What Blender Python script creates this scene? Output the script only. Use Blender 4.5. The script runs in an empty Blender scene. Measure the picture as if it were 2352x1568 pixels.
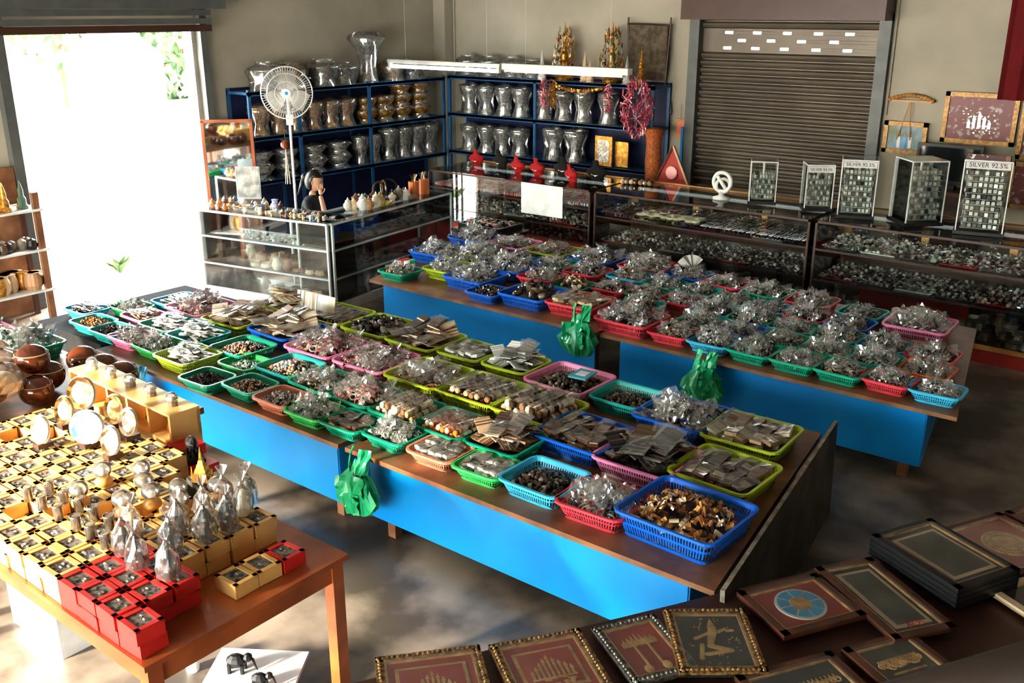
import bpy, math, random
from mathutils import Vector, Matrix, noise
R=random.Random(7)
S=bpy.context.scene
pi=math.pi
# ------------------------------------------------------------------ materials
def newmat(name):
    m=bpy.data.materials.new(name); m.use_nodes=True
    nt=m.node_tree; b=nt.nodes["Principled BSDF"]
    return m,nt,b
def M(name,c,r=.5,m=0,c2=None,scale=6,bump=0,emit=0,coat=0,detail=4,bscale=None,lo=.4,hi=.65):
    mt,nt,b=newmat(name)
    tc=nt.nodes.new("ShaderNodeTexCoord"); n=nt.nodes.new("ShaderNodeTexNoise")
    n.inputs["Scale"].default_value=scale; n.inputs["Detail"].default_value=detail
    nt.links.new(tc.outputs["Object"],n.inputs["Vector"])
    rp=nt.nodes.new("ShaderNodeValToRGB"); rp.color_ramp.elements[0].position=lo; rp.color_ramp.elements[1].position=hi
    c2=c2 or tuple(x*.82 for x in c)
    rp.color_ramp.elements[0].color=(*c2,1); rp.color_ramp.elements[1].color=(*c,1)
    nt.links.new(n.outputs["Fac"],rp.inputs["Fac"]); nt.links.new(rp.outputs["Color"],b.inputs["Base Color"])
    b.inputs["Roughness"].default_value=r; b.inputs["Metallic"].default_value=m
    if coat: b.inputs["Coat Weight"].default_value=coat
    if emit:
        b.inputs["Emission Color"].default_value=(*c,1); b.inputs["Emission Strength"].default_value=emit
    if bump:
        bp=nt.nodes.new("ShaderNodeBump"); bp.inputs["Strength"].default_value=bump
        n2=nt.nodes.new("ShaderNodeTexNoise"); n2.inputs["Scale"].default_value=bscale or scale*4; n2.inputs["Detail"].default_value=5
        nt.links.new(tc.outputs["Object"],n2.inputs["Vector"])
        nt.links.new(n2.outputs["Fac"],bp.inputs["Height"]); nt.links.new(bp.outputs["Normal"],b.inputs["Normal"])
    return mt
def MI(name,cols,r=.4,m=0,coat=0):
    mt,nt,b=newmat(name)
    g=nt.nodes.new("ShaderNodeNewGeometry"); rp=nt.nodes.new("ShaderNodeValToRGB")
    rp.color_ramp.interpolation='CONSTANT'
    e=rp.color_ramp.elements
    while len(e)<len(cols): e.new(.5)
    for i,c in enumerate(cols):
        e[i].position=i/len(cols); e[i].color=(*c,1)
    nt.links.new(g.outputs["Random Per Island"],rp.inputs["Fac"]); nt.links.new(rp.outputs["Color"],b.inputs["Base Color"])
    b.inputs["Roughness"].default_value=r; b.inputs["Metallic"].default_value=m
    if coat: b.inputs["Coat Weight"].default_value=coat
    return mt
def MGlass(name,tint=(.9,1,.97),base=.06,rough=.02,gain=.9,white=(1,1,1),diff=0):
    mt=bpy.data.materials.new(name); mt.use_nodes=True; nt=mt.node_tree; nt.nodes.clear()
    o=nt.nodes.new("ShaderNodeOutputMaterial"); mx=nt.nodes.new("ShaderNodeMixShader")
    t=nt.nodes.new("ShaderNodeBsdfTransparent"); t.inputs["Color"].default_value=(*tint,1)
    g=nt.nodes.new("ShaderNodeBsdfGlossy"); g.inputs["Roughness"].default_value=rough; g.inputs["Color"].default_value=(*white,1)
    lw=nt.nodes.new("ShaderNodeLayerWeight"); lw.inputs["Blend"].default_value=.3
    ma=nt.nodes.new("ShaderNodeMath"); ma.operation='MULTIPLY_ADD'; ma.inputs[1].default_value=gain; ma.inputs[2].default_value=base
    ma.use_clamp=True
    nt.links.new(lw.outputs["Fresnel"],ma.inputs[0]); nt.links.new(ma.outputs[0],mx.inputs[0])
    src=t.outputs[0]
    if diff:
        m2=nt.nodes.new("ShaderNodeMixShader"); m2.inputs[0].default_value=diff
        df=nt.nodes.new("ShaderNodeBsdfDiffuse"); df.inputs["Color"].default_value=(.85,.85,.83,1)
        nt.links.new(t.outputs[0],m2.inputs[1]); nt.links.new(df.outputs[0],m2.inputs[2]); src=m2.outputs[0]
    nt.links.new(src,mx.inputs[1]); nt.links.new(g.outputs[0],mx.inputs[2]); nt.links.new(mx.outputs[0],o.inputs[0])
    return mt
wallm=M("painted_plaster",(.50,.46,.37),.85,c2=(.38,.35,.28),scale=1.3,bump=.15,bscale=18,lo=.3,hi=.7)
floorm=M("worn_concrete",(.31,.255,.205),.36,c2=(.085,.068,.054),scale=1.7,bump=.35,bscale=7,detail=12,lo=.42,hi=.60)
ceilm=M("ceiling_paint",(.32,.31,.28),.9)
bluep=M("blue_laminate",(.004,.29,.72),.28,c2=(.003,.25,.66),scale=2)
wood=M("brown_wood",(.30,.14,.065),.45,c2=(.17,.075,.035),scale=5)
redwood=M("varnished_red_wood",(.46,.13,.04),.3,c2=(.25,.06,.02),scale=3,coat=.3)
darkwood=M("dark_wood",(.07,.03,.02),.4,scale=4)
railm=M("rail_paint",(.025,.014,.010),.6)
goldwood=M("golden_wood",(.60,.32,.09),.4,c2=(.42,.2,.05))
frameg=M("picture_gold_frame",(.42,.24,.07),.4,m=.3,c2=(.22,.11,.03),scale=30,bump=.5,bscale=60)
shelfblue=M("shelf_blue_paint",(.015,.10,.24),.45)
shelfback=M("shelf_back_panel",(.012,.02,.08),.6)
glass=MGlass("clear_glass",tint=(.97,.995,.985))
picglass=MGlass("picture_glass",tint=(.98,.98,.98),base=.02,gain=.25,rough=.08)
film=MGlass("plastic_film",tint=(.97,.97,.97),base=.16,rough=.12,gain=.9,diff=.09)
frost=M("frosted_shelf",(.60,.67,.67),.3)
alu=M("white_aluminium",(.82,.85,.85),.35,m=.1)
white=M("white_plastic",(.8,.8,.78),.4)
paper=M("white_paper",(.85,.85,.83),.8)
black=M("black_plastic",(.015,.015,.017),.35)
blackcloth=M("black_cloth",(.01,.01,.012),.9)
bedm=M("packed_trinkets_bed",(.16,.14,.12),.6,c2=(.03,.025,.02),scale=60)
shut=M("shutter_brown_metal",(.18,.152,.118),.45,c2=(.14,.118,.094),m=.3,scale=2)
steelg=M("steel_grey",(.14,.15,.145),.5,m=.3)
jamb=M("painted_jamb",(.42,.40,.36),.6)
gold=M("gold_metal",(.80,.45,.10),.34,m=.75,c2=(.4,.19,.04),scale=30,bump=.5,bscale=60)
silver=M("embossed_silver",(.80,.80,.77),.30,m=.8,c2=(.30,.28,.26),scale=35,bump=.7,bscale=70)
redv=M("red_velvet",(.42,.008,.012),.8)
redpanel=M("red_panel",(.42,.03,.02),.5)
pinktin=MI("pink_tinsel",[(.7,.08,.16),(.8,.25,.3),(.35,.02,.04),(.8,.55,.55)],.3,.4)
wicker=M("orange_wicker",(.55,.16,.04),.7,c2=(.25,.07,.02),scale=60)
coco=M("polished_coconut",(.22,.055,.018),.12,c2=(.05,.015,.008),scale=8,coat=.6)
greenbag=M("green_plastic_bag",(.03,.48,.22),.3,c2=(.015,.34,.15),scale=9)
bluebag=M("blue_plastic_bag",(.03,.25,.42),.3)
yellowbox=M("yellow_card",(.80,.50,.19),.5,c2=(.72,.42,.14))
redbox=M("red_card",(.66,.03,.025),.45)
skin=M("skin",(.58,.33,.21),.5)
hairm=M("black_hair",(.012,.009,.008),.35)
leafm=MI("leaves",[(.10,.17,.06),(.14,.22,.10),(.07,.14,.05),(.2,.25,.15)],.6)
extg=M("sunlit_ground",(.55,.53,.49),.9,scale=.6)
extw=M("weathered_render",(.28,.29,.29),.9,c2=(.10,.11,.12),scale=1.5)
emis=M("fluorescent_tube",(.9,1,.97),.3,emit=14)
emis2=M("showcase_tube",(.95,1,.97),.3,emit=5)
sil_i=MI("silver_trinkets",[(.85,.84,.8),(.5,.46,.42),(.18,.15,.13),(.9,.89,.85),(.3,.26,.22),(.68,.6,.48),(.05,.05,.05)],.28,.4)
brn_i=MI("brown_trinkets",[(.38,.2,.1),(.14,.06,.03),(.65,.47,.3),(.07,.04,.03),(.78,.68,.52)],.45)
drk_i=MI("dark_trinkets",[(.02,.015,.015),(.05,.03,.02),(.01,.01,.012),(.10,.06,.03),(.25,.21,.17)],.2,coat=.3)
amb_i=MI("amber_trinkets",[(.35,.13,.04),(.08,.03,.015),(.6,.32,.1),(.04,.02,.015),(.72,.55,.36)],.2,coat=.4)
pnk_i=MI("pink_trinkets",[(.88,.42,.4),(.78,.22,.24),(.9,.64,.55),(.55,.4,.3),(.85,.8,.75)],.45)
mix_i=MI("mixed_trinkets",[(.78,.72,.62),(.45,.18,.08),(.15,.28,.34),(.8,.25,.15),(.05,.04,.03),(.85,.82,.76),(.25,.3,.1)],.4)
tan_i=MI("tan_trinkets",[(.72,.57,.37),(.55,.38,.21),(.82,.72,.55),(.28,.15,.08),(.85,.8,.66)],.6)
wht_i=MI("white_trinkets",[(.85,.85,.8),(.75,.75,.7),(.55,.55,.52),(.9,.88,.82),(.15,.13,.11)],.4)
org_i=MI("orange_trinkets",[(.85,.22,.04),(.75,.30,.12),(.88,.62,.42),(.3,.08,.03),(.8,.74,.68)],.4)
grn_i=MI("green_trinkets",[(.15,.3,.22),(.3,.42,.4),(.08,.15,.12),(.6,.62,.5)],.3)
ivo_i=MI("ivory",[(.78,.69,.5),(.72,.62,.44)],.35)
lac_i=MI("lacquerware",[(.35,.05,.02),(.5,.35,.1),(.05,.05,.06),(.55,.2,.05),(.6,.55,.45),(.1,.2,.35),(.3,.28,.26)],.25,coat=.4)
ITEM=dict(s=sil_i,b=brn_i,d=drk_i,p=pnk_i,m=mix_i,t=tan_i,w=wht_i,o=org_i,g=grn_i,a=amb_i)
BC=dict(g=(.005,.36,.22),G=(.05,.56,.14),l=(.46,.60,.04),b=(.008,.14,.65),c=(.06,.50,.78),p=(.88,.30,.52),r=(.72,.06,.09),s=(.72,.27,.17),t=(.02,.45,.43),o=(.88,.2,.03))
BM={k:M("basket_plastic_"+k,v,.35,c2=tuple(x*.9 for x in v)) for k,v in BC.items()}
# ------------------------------------------------------------------ builder
def RZ(a): return Matrix.Rotation(a,4,'Z')
def T(x,y,z): return Matrix.Translation((x,y,z))
def RX(a): return Matrix.Rotation(a,4,'X')
def RY(a): return Matrix.Rotation(a,4,'Y')
class B:
    def __init__(s): s.v=[];s.f=[];s.mi=[];s.m=[];s.X=Matrix.Identity(4)
    def slot(s,m):
        if m not in s.m: s.m.append(m)
        return s.m.index(m)
    def add(s,vs,fs,m,X=None):
        o=len(s.v); k=s.slot(m); X=s.X@X if X is not None else s.X
        s.v+= [tuple(X@Vector(p)) for p in vs]
        for f in fs: s.f.append(tuple(i+o for i in f)); s.mi.append(k)
    def box(s,c,d,m,X=None):
        x,y,z=c; a,b,e=d[0]/2,d[1]/2,d[2]/2
        vs=[(x+i*a,y+j*b,z+k*e) for k in(-1,1) for j in(-1,1) for i in(-1,1)]
        s.add(vs,[(0,2,3,1),(4,5,7,6),(0,1,5,4),(2,6,7,3),(0,4,6,2),(1,3,7,5)],m,X)
    def bx(s,x0,x1,y0,y1,z0,z1,m,X=None): s.box(((x0+x1)/2,(y0+y1)/2,(z0+z1)/2),(x1-x0,y1-y0,z1-z0),m,X)
    def lathe(s,pr,n,m,X=None,fold=0,nf=8):
        vs=[];fs=[]
        for r,z in pr:
            for i in range(n):
                a=2*pi*i/n; q=r*(1+fold*math.sin(nf*a))
                vs.append((q*math.cos(a),q*math.sin(a),z))
        for k in range(len(pr)-1):
            for i in range(n):
                j=(i+1)%n; fs.append((k*n+i,k*n+j,(k+1)*n+j,(k+1)*n+i))
        fs.append(tuple(range(n-1,-1,-1))); fs.append(tuple((len(pr)-1)*n+i for i in range(n)))
        s.add(vs,fs,m,X)
    def cyl(s,p0,p1,r,m,n=8,r1=None):
        p0=Vector(p0);p1=Vector(p1);d=p1-p0; L=d.length
        if L<1e-6: return
        q=d.to_track_quat('Z','Y').to_matrix().to_4x4()
        s.lathe([(r,0),(r if r1 is None else r1,L)],n,m,Matrix.Translation(p0)@q)
    def sph(s,c,r,m,n=10,k=6,sc=(1,1,1),X=None):
        pr=[(max(1e-4,r*math.sin(pi*i/k)),-r*math.cos(pi*i/k)) for i in range(k+1)]
        Y=T(*c)@Matrix.Diagonal((*sc,1))
        s.lathe(pr,n,m,(X@Y) if X is not None else Y)
    def torus(s,c,R0,r,m,n=16,k=5,X=None):
        vs=[];fs=[]
        for i in range(n):
            a=2*pi*i/n
            for j in range(k):
                b=2*pi*j/k; q=R0+r*math.cos(b); vs.append((q*math.cos(a),q*math.sin(a),r*math.sin(b)))
        for i in range(n):
            for j in range(k):
                fs.append((i*k+j,((i+1)%n)*k+j,((i+1)%n)*k+(j+1)%k,i*k+(j+1)%k))
        Y=T(*c)
        s.add(vs,fs,m,Y@X if X is not None else Y)
    def sheet(s,w,h,m,X,amp=.01,n=4,rr=R):
        vs=[];fs=[]
        for j in range(n+1):
            for i in range(n+1):
                vs.append(((i/n-.5)*w,(j/n-.5)*h,rr.uniform(-amp,amp)))
        for j in range(n):
            for i in range(n):
                a=j*(n+1)+i; fs.append((a,a+1,a+n+2,a+n+1))
        s.add(vs,fs,m,X)
    def crumple(s,prof,n,m,rr,amp,x=0,y=0,z=0):
        vs=[];fs=[]
        for q,zz in prof:
            for i in range(n):
                a=2*pi*i/n; w=q*(1+rr.uniform(-amp,amp)); vs.append((x+w*math.cos(a),y+w*math.sin(a),z+zz))
        for k in range(len(prof)-1):
            for i in range(n):
                j=(i+1)%n; fs.append((k*n+i,k*n+j,(k+1)*n+j,(k+1)*n+i))
        s.add(vs,fs,m)
    def mesh(s,name,smooth=False):
        me=bpy.data.meshes.new(name); me.from_pydata(s.v,[],s.f)
        for m in s.m: me.materials.append(m)
        me.polygons.foreach_set("material_index",s.mi)
        if smooth: me.polygons.foreach_set("use_smooth",[True]*len(s.f))
        me.update(); return me
    def obj(s,name,loc=(0,0,0),rz=0,parent=None,smooth=False):
        return link(name,s.mesh(name,smooth),loc,rz,parent)
def link(name,me,loc=(0,0,0),rz=0,parent=None,sc=None,rot=None):
    o=bpy.data.objects.new(name,me); S.collection.objects.link(o)
    o.location=loc; o.rotation_euler=rot or (0,0,rz)
    if sc: o.scale=sc
    if parent: o.parent=parent
    return o
# ------------------------------------------------------------------ room shell
def slab(name,x0,x1,y0,y1,z0,z1,m):
    b=B(); b.bx(x0,x1,y0,y1,z0,z1,m); return b.obj(name)
CZ=4.2
slab("floor",-10.3,3.2,-3.2,11.3,-.2,0,floorm)
slab("ceiling",-10.3,3.2,-3.2,11.3,CZ,CZ+.2,ceilm)
b=B()
b.bx(-10.3,-10.1,-3.2,4.67,0,CZ,wallm); b.bx(-10.3,-10.1,4.67,6.87,2.82,CZ,wallm); b.bx(-10.3,-10.1,6.87,11.3,0,CZ,wallm)
b.bx(-11.6,-10.3,4.2,4.4,-.2,3.4,wallm)  # unseen outer fin, added to block sun through the side door
b.obj("wall_left")
b=B()
b.bx(-10.1,-5.89,11.1,11.3,0,CZ,wallm); b.bx(-5.89,-3.68,11.1,11.3,3.1,CZ,wallm); b.bx(-3.68,3.0,11.1,11.3,0,CZ,wallm)
b.bx(-10.1,-9.88,10.9,11.1,0,CZ,wallm)
b.obj("wall_back")
slab("wall_right",3.0,3.2,-3.2,11.3,0,CZ,wallm)
b=B()
b.bx(-10.1,-9.9,-3.2,-3,0,CZ,wallm); b.bx(-9.9,-5.1,-3.2,-3,3.0,CZ,wallm); b.bx(-5.1,-4.8,-3.2,-3,0,CZ,wallm)
b.bx(-4.8,-.8,-3.2,-3,2.9,CZ,wallm); b.bx(-.8,3,-3.2,-3,0,CZ,wallm)
b.obj("wall_front")
b=B(); b.bx(-5.0,3.2,-7.4,-3.25,2.95,3.05,steelg)  # unseen awning added so only soft sky light enters this opening
for x in(-4.9,-1,3.0): b.cyl((x,-7.2,-.22),(x,-7.2,2.95),.05,steelg,10)
b.obj("added_sun_awning")
slab("ground_outside",-70,40,-60,60,-.4,-.22,extg)
slab("threshold_left",-14,-10.3,4.5,10,-.21,-.02,extg)
b=B(); b.cyl((-9.86,11.08,2.0),(-9.86,11.08,CZ),.015,wallm); b.cyl((-3.55,11.08,1.9),(-3.55,11.08,CZ),.012,wallm); b.obj("trim_1")
b=B()
b.bx(-10.09,-9.72,4.2,7.06,3.0,3.55,steelg)
for i in range(5): b.bx(-9.96,-9.86,4.4,6.95,2.84+i*.09,2.90+i*.09,steelg)
b.bx(-9.98,-9.86,4.5,6.95,2.76,2.83,darkwood)
b.bx(-10.09,-9.99,6.88,6.97,0,3.0,steelg); b.bx(-10.09,-9.99,4.56,4.66,0,3.0,steelg)
b.obj("door_1")
b=B(); b.bx(-10.28,-10.1,6.83,6.868,0,2.81,jamb); b.bx(-10.28,-10.1,4.672,4.70,0,2.81,jamb); b.obj("trim_2")
b=B()
x0,x1=-5.86,-3.71; sh=.088
slots={30:[-5.52,-5.16,-4.79,-4.42,-4.06],29:[-5.35,-4.98,-4.61,-4.23],28:[-5.53,-5.17,-4.81,-4.43,-4.07]}
i=0;z=.05
while z<3.0:
    k=int(round((z-.05)/sh))
    if k in slots:
        b.bx(x0,x1,11.13,11.15,z,z+.027,shut); b.bx(x0,x1,11.13,11.15,z+.057,z+sh,shut)
        xs=[x0]
        for c in slots[k]: xs+=[c-.052,c+.052]
        xs.append(x1)
        for q in range(0,len(xs),2): b.bx(xs[q],xs[q+1],11.13,11.15,z+.025,z+.059,shut)
    else:
        pr=[(11.15,0),(11.12,.012),(11.10,.035),(11.108,.06),(11.15,.078),(11.15,sh)]
        vs=[];fs=[]
        for y,dz in pr: vs+=[(x0,y,z+dz),(x1,y,z+dz)]
        for q in range(len(pr)-1): fs.append((2*q,2*q+1,2*q+3,2*q+2))
        b.add(vs,fs,shut)
    z+=sh
b.bx(-5.99,-3.58,10.78,11.09,2.88,3.4,darkwood)
b.bx(-5.99,-5.86,11.02,11.16,0,2.95,steelg); b.bx(-3.71,-3.58,11.02,11.16,0,2.95,steelg)
b.bx(-6.02,-5.99,11.0,11.09,0,1.6,bluep)
b.obj("door_2")
# ------------------------------------------------------------------ baskets
def perim(w,d,r=.045,n=4):
    pts=[]
    for cx,cy,a0 in((w/2-r,d/2-r,0),(-w/2+r,d/2-r,90),(-w/2+r,-d/2+r,180),(w/2-r,-d/2+r,270)):
        for i in range(n+1):
            a=math.radians(a0+90*i/n); pts.append((cx+r*math.cos(a),cy+r*math.sin(a)))
    return pts
def resample(pts,step):
    out=[];P=pts+[pts[0]]
    for i in range(len(pts)):
        a=Vector(P[i]);c=Vector(P[i+1]);L=(c-a).length;n=max(1,round(L/step))
        for k in range(n): out.append(tuple(a.lerp(c,k/n)))
    return out
def ring(b,w,d,secs,m):
    loops=[]
    for off,z in secs:
        loops.append([(x,y,z) for x,y in perim(w+2*off,d+2*off,.045+off)])
    n=len(loops[0]); vs=[p for l in loops for p in l]; fs=[]
    K=len(loops)
    for k in range(K):
        k2=(k+1)%K
        for i in range(n):
            j=(i+1)%n; fs.append((k*n+i,k*n+j,k2*n+j,k2*n+i))
    b.add(vs,fs,m)
def basket_mesh(w,d,h):
    b=B(); m=BM['g']; tp=.03
    ring(b,w,d,[(0,h),(.016,h),(.016,h-.014),(.010,h-.014),(.008,h-.004),(0,h-.004)],m)
    ring(b,w,d,[(-.004,h-.026),(0,h-.004),(-.003,h-.004),(-.008,h-.026)],m)
    wb,db=w-2*tp,d-2*tp
    ring(b,wb,db,[(0,0),(.006,.02),(.003,.02),(-.003,.003)],m)
    ring(b,(w+wb)/2,(d+db)/2,[(-.001,h*.46),(.001,h*.56),(-.002,h*.56),(-.004,h*.46)],m)
    b.bx(-wb/2+.01,wb/2-.01,-db/2+.01,db/2-.01,0,.004,m)
    top=resample(perim(w-.004,d-.004),.016); sx,sy=wb/(w-.004),db/(d-.004)
    for x,y in top:
        p1=Vector((x,y,h-.018)); p0=Vector((x*sx,y*sy,.012)); t=.0038
        if abs(abs(x)-w/2)<.02: tx,ty=0,t
        else: tx,ty=t,0
        o=Vector((x,y,0)).normalized()*.002
        vs=[(p0.x-tx,p0.y-ty,p0.z),(p0.x+tx,p0.y+ty,p0.z),(p1.x+tx,p1.y+ty,p1.z),(p1.x-tx,p1.y-ty,p1.z)]
        vs+= [(q[0]-o.x,q[1]-o.y,q[2]) for q in vs]
        b.add(vs,[(0,1,2,3),(7,6,5,4),(0,4,5,1),(1,5,6,2),(3,2,6,7),(0,3,7,4)],m)
    return b.mesh("plastic_basket")
CL={'S':(.31,.25,.085),'T':(.325,.30,.085),'M':(.37,.34,.10),'L':(.46,.43,.11),'X':(.53,.47,.14)}
BMESH={k:basket_mesh(*v) for k,v in CL.items()}
def dome(b,m,h,w=.37,d=.31):
    n=8;vs=[];fs=[]
    for j in range(n+1):
        for i in range(n+1):
            x=i/n-.5;y=j/n-.5
            z=h*(1-(2*x)**2)*(1-(2*y)**2)+R.uniform(0,.008)
            vs.append((x*w,y*d,z+.004))
    for j in range(n):
        for i in range(n):
            a=j*(n+1)+i; fs.append((a,a+1,a+n+2,a+n+1))
    b.add(vs,fs,bedm)
def hz(x,y,h): return h*(1-(x/.2)**2*.8)*(1-(y/.17)**2*.8)
def rnd(a=.17,c=.14): return R.uniform(-a,a),R.uniform(-c,c)
def rrot(t): return RZ(R.uniform(0,2*pi))@RX(R.uniform(-t,t))@RY(R.uniform(-t,t))
def pile(kind):
    b=B(); b.slot(sil_i); b.slot(film); I=sil_i
    if kind=='packet':
        dome(b,I,.05)
        for _ in range(110):
            x,y=rnd(); z=hz(x,y,.07)+.01+R.uniform(0,.025)
            q=R.random()
            if q<.35: b.torus((x,y,z),R.uniform(.012,.026),.005,I,10,4,rrot(1.2))
            elif q<.7: b.box((0,0,0),(R.uniform(.02,.06),R.uniform(.01,.03),.006),I,T(x,y,z)@rrot(.6))
            else: b.sph((x,y,z),R.uniform(.008,.015),I,6,4)
        for _ in range(34):
            x,y=rnd(.17,.14); z=hz(x,y,.08)+.03+R.uniform(0,.035)
            b.sheet(R.uniform(.07,.12),R.uniform(.08,.13),film,T(x,y,z)@rrot(.7),.011,5)
    elif kind=='beads':
        dome(b,I,.045)
        for _ in range(230):
            x,y=rnd(.175,.145); z=hz(x,y,.06)+.012
            b.sph((x,y,z),R.uniform(.009,.017),I,8,5,(R.uniform(.8,1.4),1,1))
    elif kind=='sticks':
        dome(b,I,.03)
        for g in range(5):
            for l in range(2):
                cx=(g-2)*.072; a=R.uniform(-.15,.15)
                for k in range(5):
                    x=cx+(k-2)*.012; y0=-.13
                    X=T(x,0,.065+l*.016+R.uniform(0,.008))@RZ(a)
                    for q in range(7):
                        b.box((0,y0+.037*(q+.5),0),(.010,.034,.010),I,X)
            b.sheet(.075,.27,film,T(cx,0,.100)@RZ(a),.006,4)
    elif kind=='packs':
        dome(b,I,.03)
        for l in range(2):
            for j in range(2):
                for i in range(5):
                    X=T((i-2)*.072+R.uniform(-.01,.01),(j-.5)*.145+R.uniform(-.01,.01),.055+.026*l)@RZ(R.uniform(-.35,.35))@RX(R.uniform(-.15,.15))@RY(R.uniform(-.25,.25))
                    b.box((0,0,0),(.062,.10,.016),I,X); b.box((0,.0,.009),(.05,.04,.004),I,X); b.box((0,-.035,.009),(.05,.015,.004),I,X)
                    b.sheet(.075,.14,film,X@T(0,0,.016),.004,3)
    elif kind=='wallets':
        dome(b,I,.04)
        for k in range(28):
            x,y=rnd(.13,.10)
            X=T(x,y,.05+k*.0042)@RZ(R.uniform(-.5,.5)+(1.2 if k%4==0 else 0))@RX(R.uniform(-.4,.4))@RY(R.uniform(-.25,.25))
            b.box((0,0,0),(.10,.16,.008),I,X)
            for q in range(5): b.box((0,-.064+q*.032,.005),(.102,.010,.003),I,X)
            if k%2: b.sheet(.13,.19,film,X@T(0,0,.012),.006,4)
    elif kind=='lumps':
        dome(b,I,.05)
        for _ in range(34):
            x,y=rnd(.15,.12); z=hz(x,y,.10)+.02
            X=T(x,y,z)@rrot(1)
            b.sph((0,0,0),.028,I,9,6,(1.5,1,.9),X); b.sph((.036,0,.014),.016,I,8,5,(1,1,1),X)
            b.cyl(tuple(X@Vector((.04,0,.01))),tuple(X@Vector((.068,0,-.012))),.005,I,5)
    elif kind=='knives':
        dome(b,I,.03)
        for k in range(30):
            x,y=rnd(.08,.11); X=T(x,y,.045+k*.0022)@RZ(R.uniform(-.4,.4))@RY(R.uniform(-.1,.1))
            b.box((.05,0,0),(.15,.022,.003),I,X); b.cyl(tuple(X@Vector((-.03,0,0))),tuple(X@Vector((-.12,0,0))),.008,I,6)
        for _ in range(8):
            x,y=rnd(.12,.1); b.sheet(.16,.08,film,T(x,y,.12)@RZ(R.uniform(-.4,.4)),.006,4)
    elif kind=='keyrings':
        dome(b,I,.05)
        for _ in range(190):
            x,y=rnd(.17,.14); z=hz(x,y,.07)+.015+R.uniform(0,.014); X=T(x,y,z)@rrot(.9)
            b.box((0,0,0),(.036,.015,.008),I,X)
            if _%2: b.torus(tuple(X.to_translation()),.011,.0025,I,8,3,rrot(1.2))
    elif kind=='rolls':
        dome(b,I,.03)
        for l in range(2):
            for g in range(7-l):
                cx=(g-3+l*.5)*.050; z=.06+l*.03
                X=T(cx,R.uniform(-.01,.01),z)@RZ(R.uniform(-.10,.10))
                for q in range(15): b.lathe([(.016,0),(.020,.008),(.016,.016)],9,I,X@T(0,-.13+q*.0175,0)@RX(-pi/2))
        for g in range(5): b.sheet(.07,.27,film,T((g-2)*.07,0,.118)@RZ(R.uniform(-.1,.1)),.008,4)
    return b.mesh("basket_contents_"+kind,smooth=False)
PILE={}
for k in('packet','beads','sticks','packs','wallets','lumps','knives','keyrings','rolls'):
    PILE[k]=[pile(k) for _ in range(4 if k=='packet' else 2)]
KK=dict(P='packet',B='beads',S='sticks',K='packs',W='wallets',L='lumps',N='knives',Y='keyrings',R='rolls')
def basket(x,y,cl,colr,kind,item,z0=.56,rz=None,turn=0):
    w,d,h=CL[cl]
    o=link("plastic_basket",BMESH[cl],(x,y,z0),R.uniform(-.05,.05) if rz is None else rz)
    o.material_slots[0].link='OBJECT'; o.material_slots[0].material=BM[colr]
    if kind:
        me=R.choice(PILE[KK[kind]])
        t=turn or (pi if R.random()<.5 else 0)
        c=link("contents",me,(0,0,.010),t,o,((w-.045)/.37,(d-.045)/.31,h/.10*R.uniform(.95,1.3)))
        c.material_slots[0].link='OBJECT'; c.material_slots[0].material=ITEM[item]
    return o
TZ=.56
def AB(lst,zr):
    for e in lst:
        x,y,cl,cc,k,it=e[:6]
        h=CL[cl][2]; f=(3-TZ-h)/(3-zr); dy=e[6] if len(e)>6 else 0
        basket(x*f,y*f+dy,cl,cc,k,it)
AB([(-7.48,3.81,'S','c','N','d'),(-7.11,3.68,'S','t','Y','a',-.02),(-6.79,3.66,'S','t','Y','d',-.02),(-7.25,4.02,'S','G','P','b',.05),
 (-6.95,4.0,'S','p','N','b',.0),(-7.08,4.42,'M','c','N','s'),(-6.60,4.03,'M','g','N','w',-.02),(-6.20,3.97,'M','t','N','w',.02),
 (-6.54,3.60,'S','p','P','s',.05),(-6.22,3.62,'S','G','P','s',.03),(-5.86,3.64,'M','l','N','w',.03),
 (-6.80,4.44,'L','p','P','p'),(-6.30,4.45,'L','l','W','t'),
 (-5.69,4.02,'M','g','B','a'),(-5.40,3.72,'S','G','B','g',.1),
 (-5.36,3.48,'S','g','Y','d',.0),(-5.03,3.48,'S','g','B','a',.1),(-4.69,3.47,'S','s','Y','s',.1),(-4.37,3.46,'S','G','P','g',.1),(-4.06,3.48,'S','g','K','b',.1),
 (-3.74,3.52,'S','g','P','s',.1),(-3.38,3.52,'S','s','K','w',.1),(-3.05,3.53,'S','G','K','w',.1),(-2.72,3.73,'M','c','B','d',-.02),(-2.35,3.72,'M','r','P','m',-.02)],.68)
basket(-1.95,3.83,'X','b','Y','a')
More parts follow.
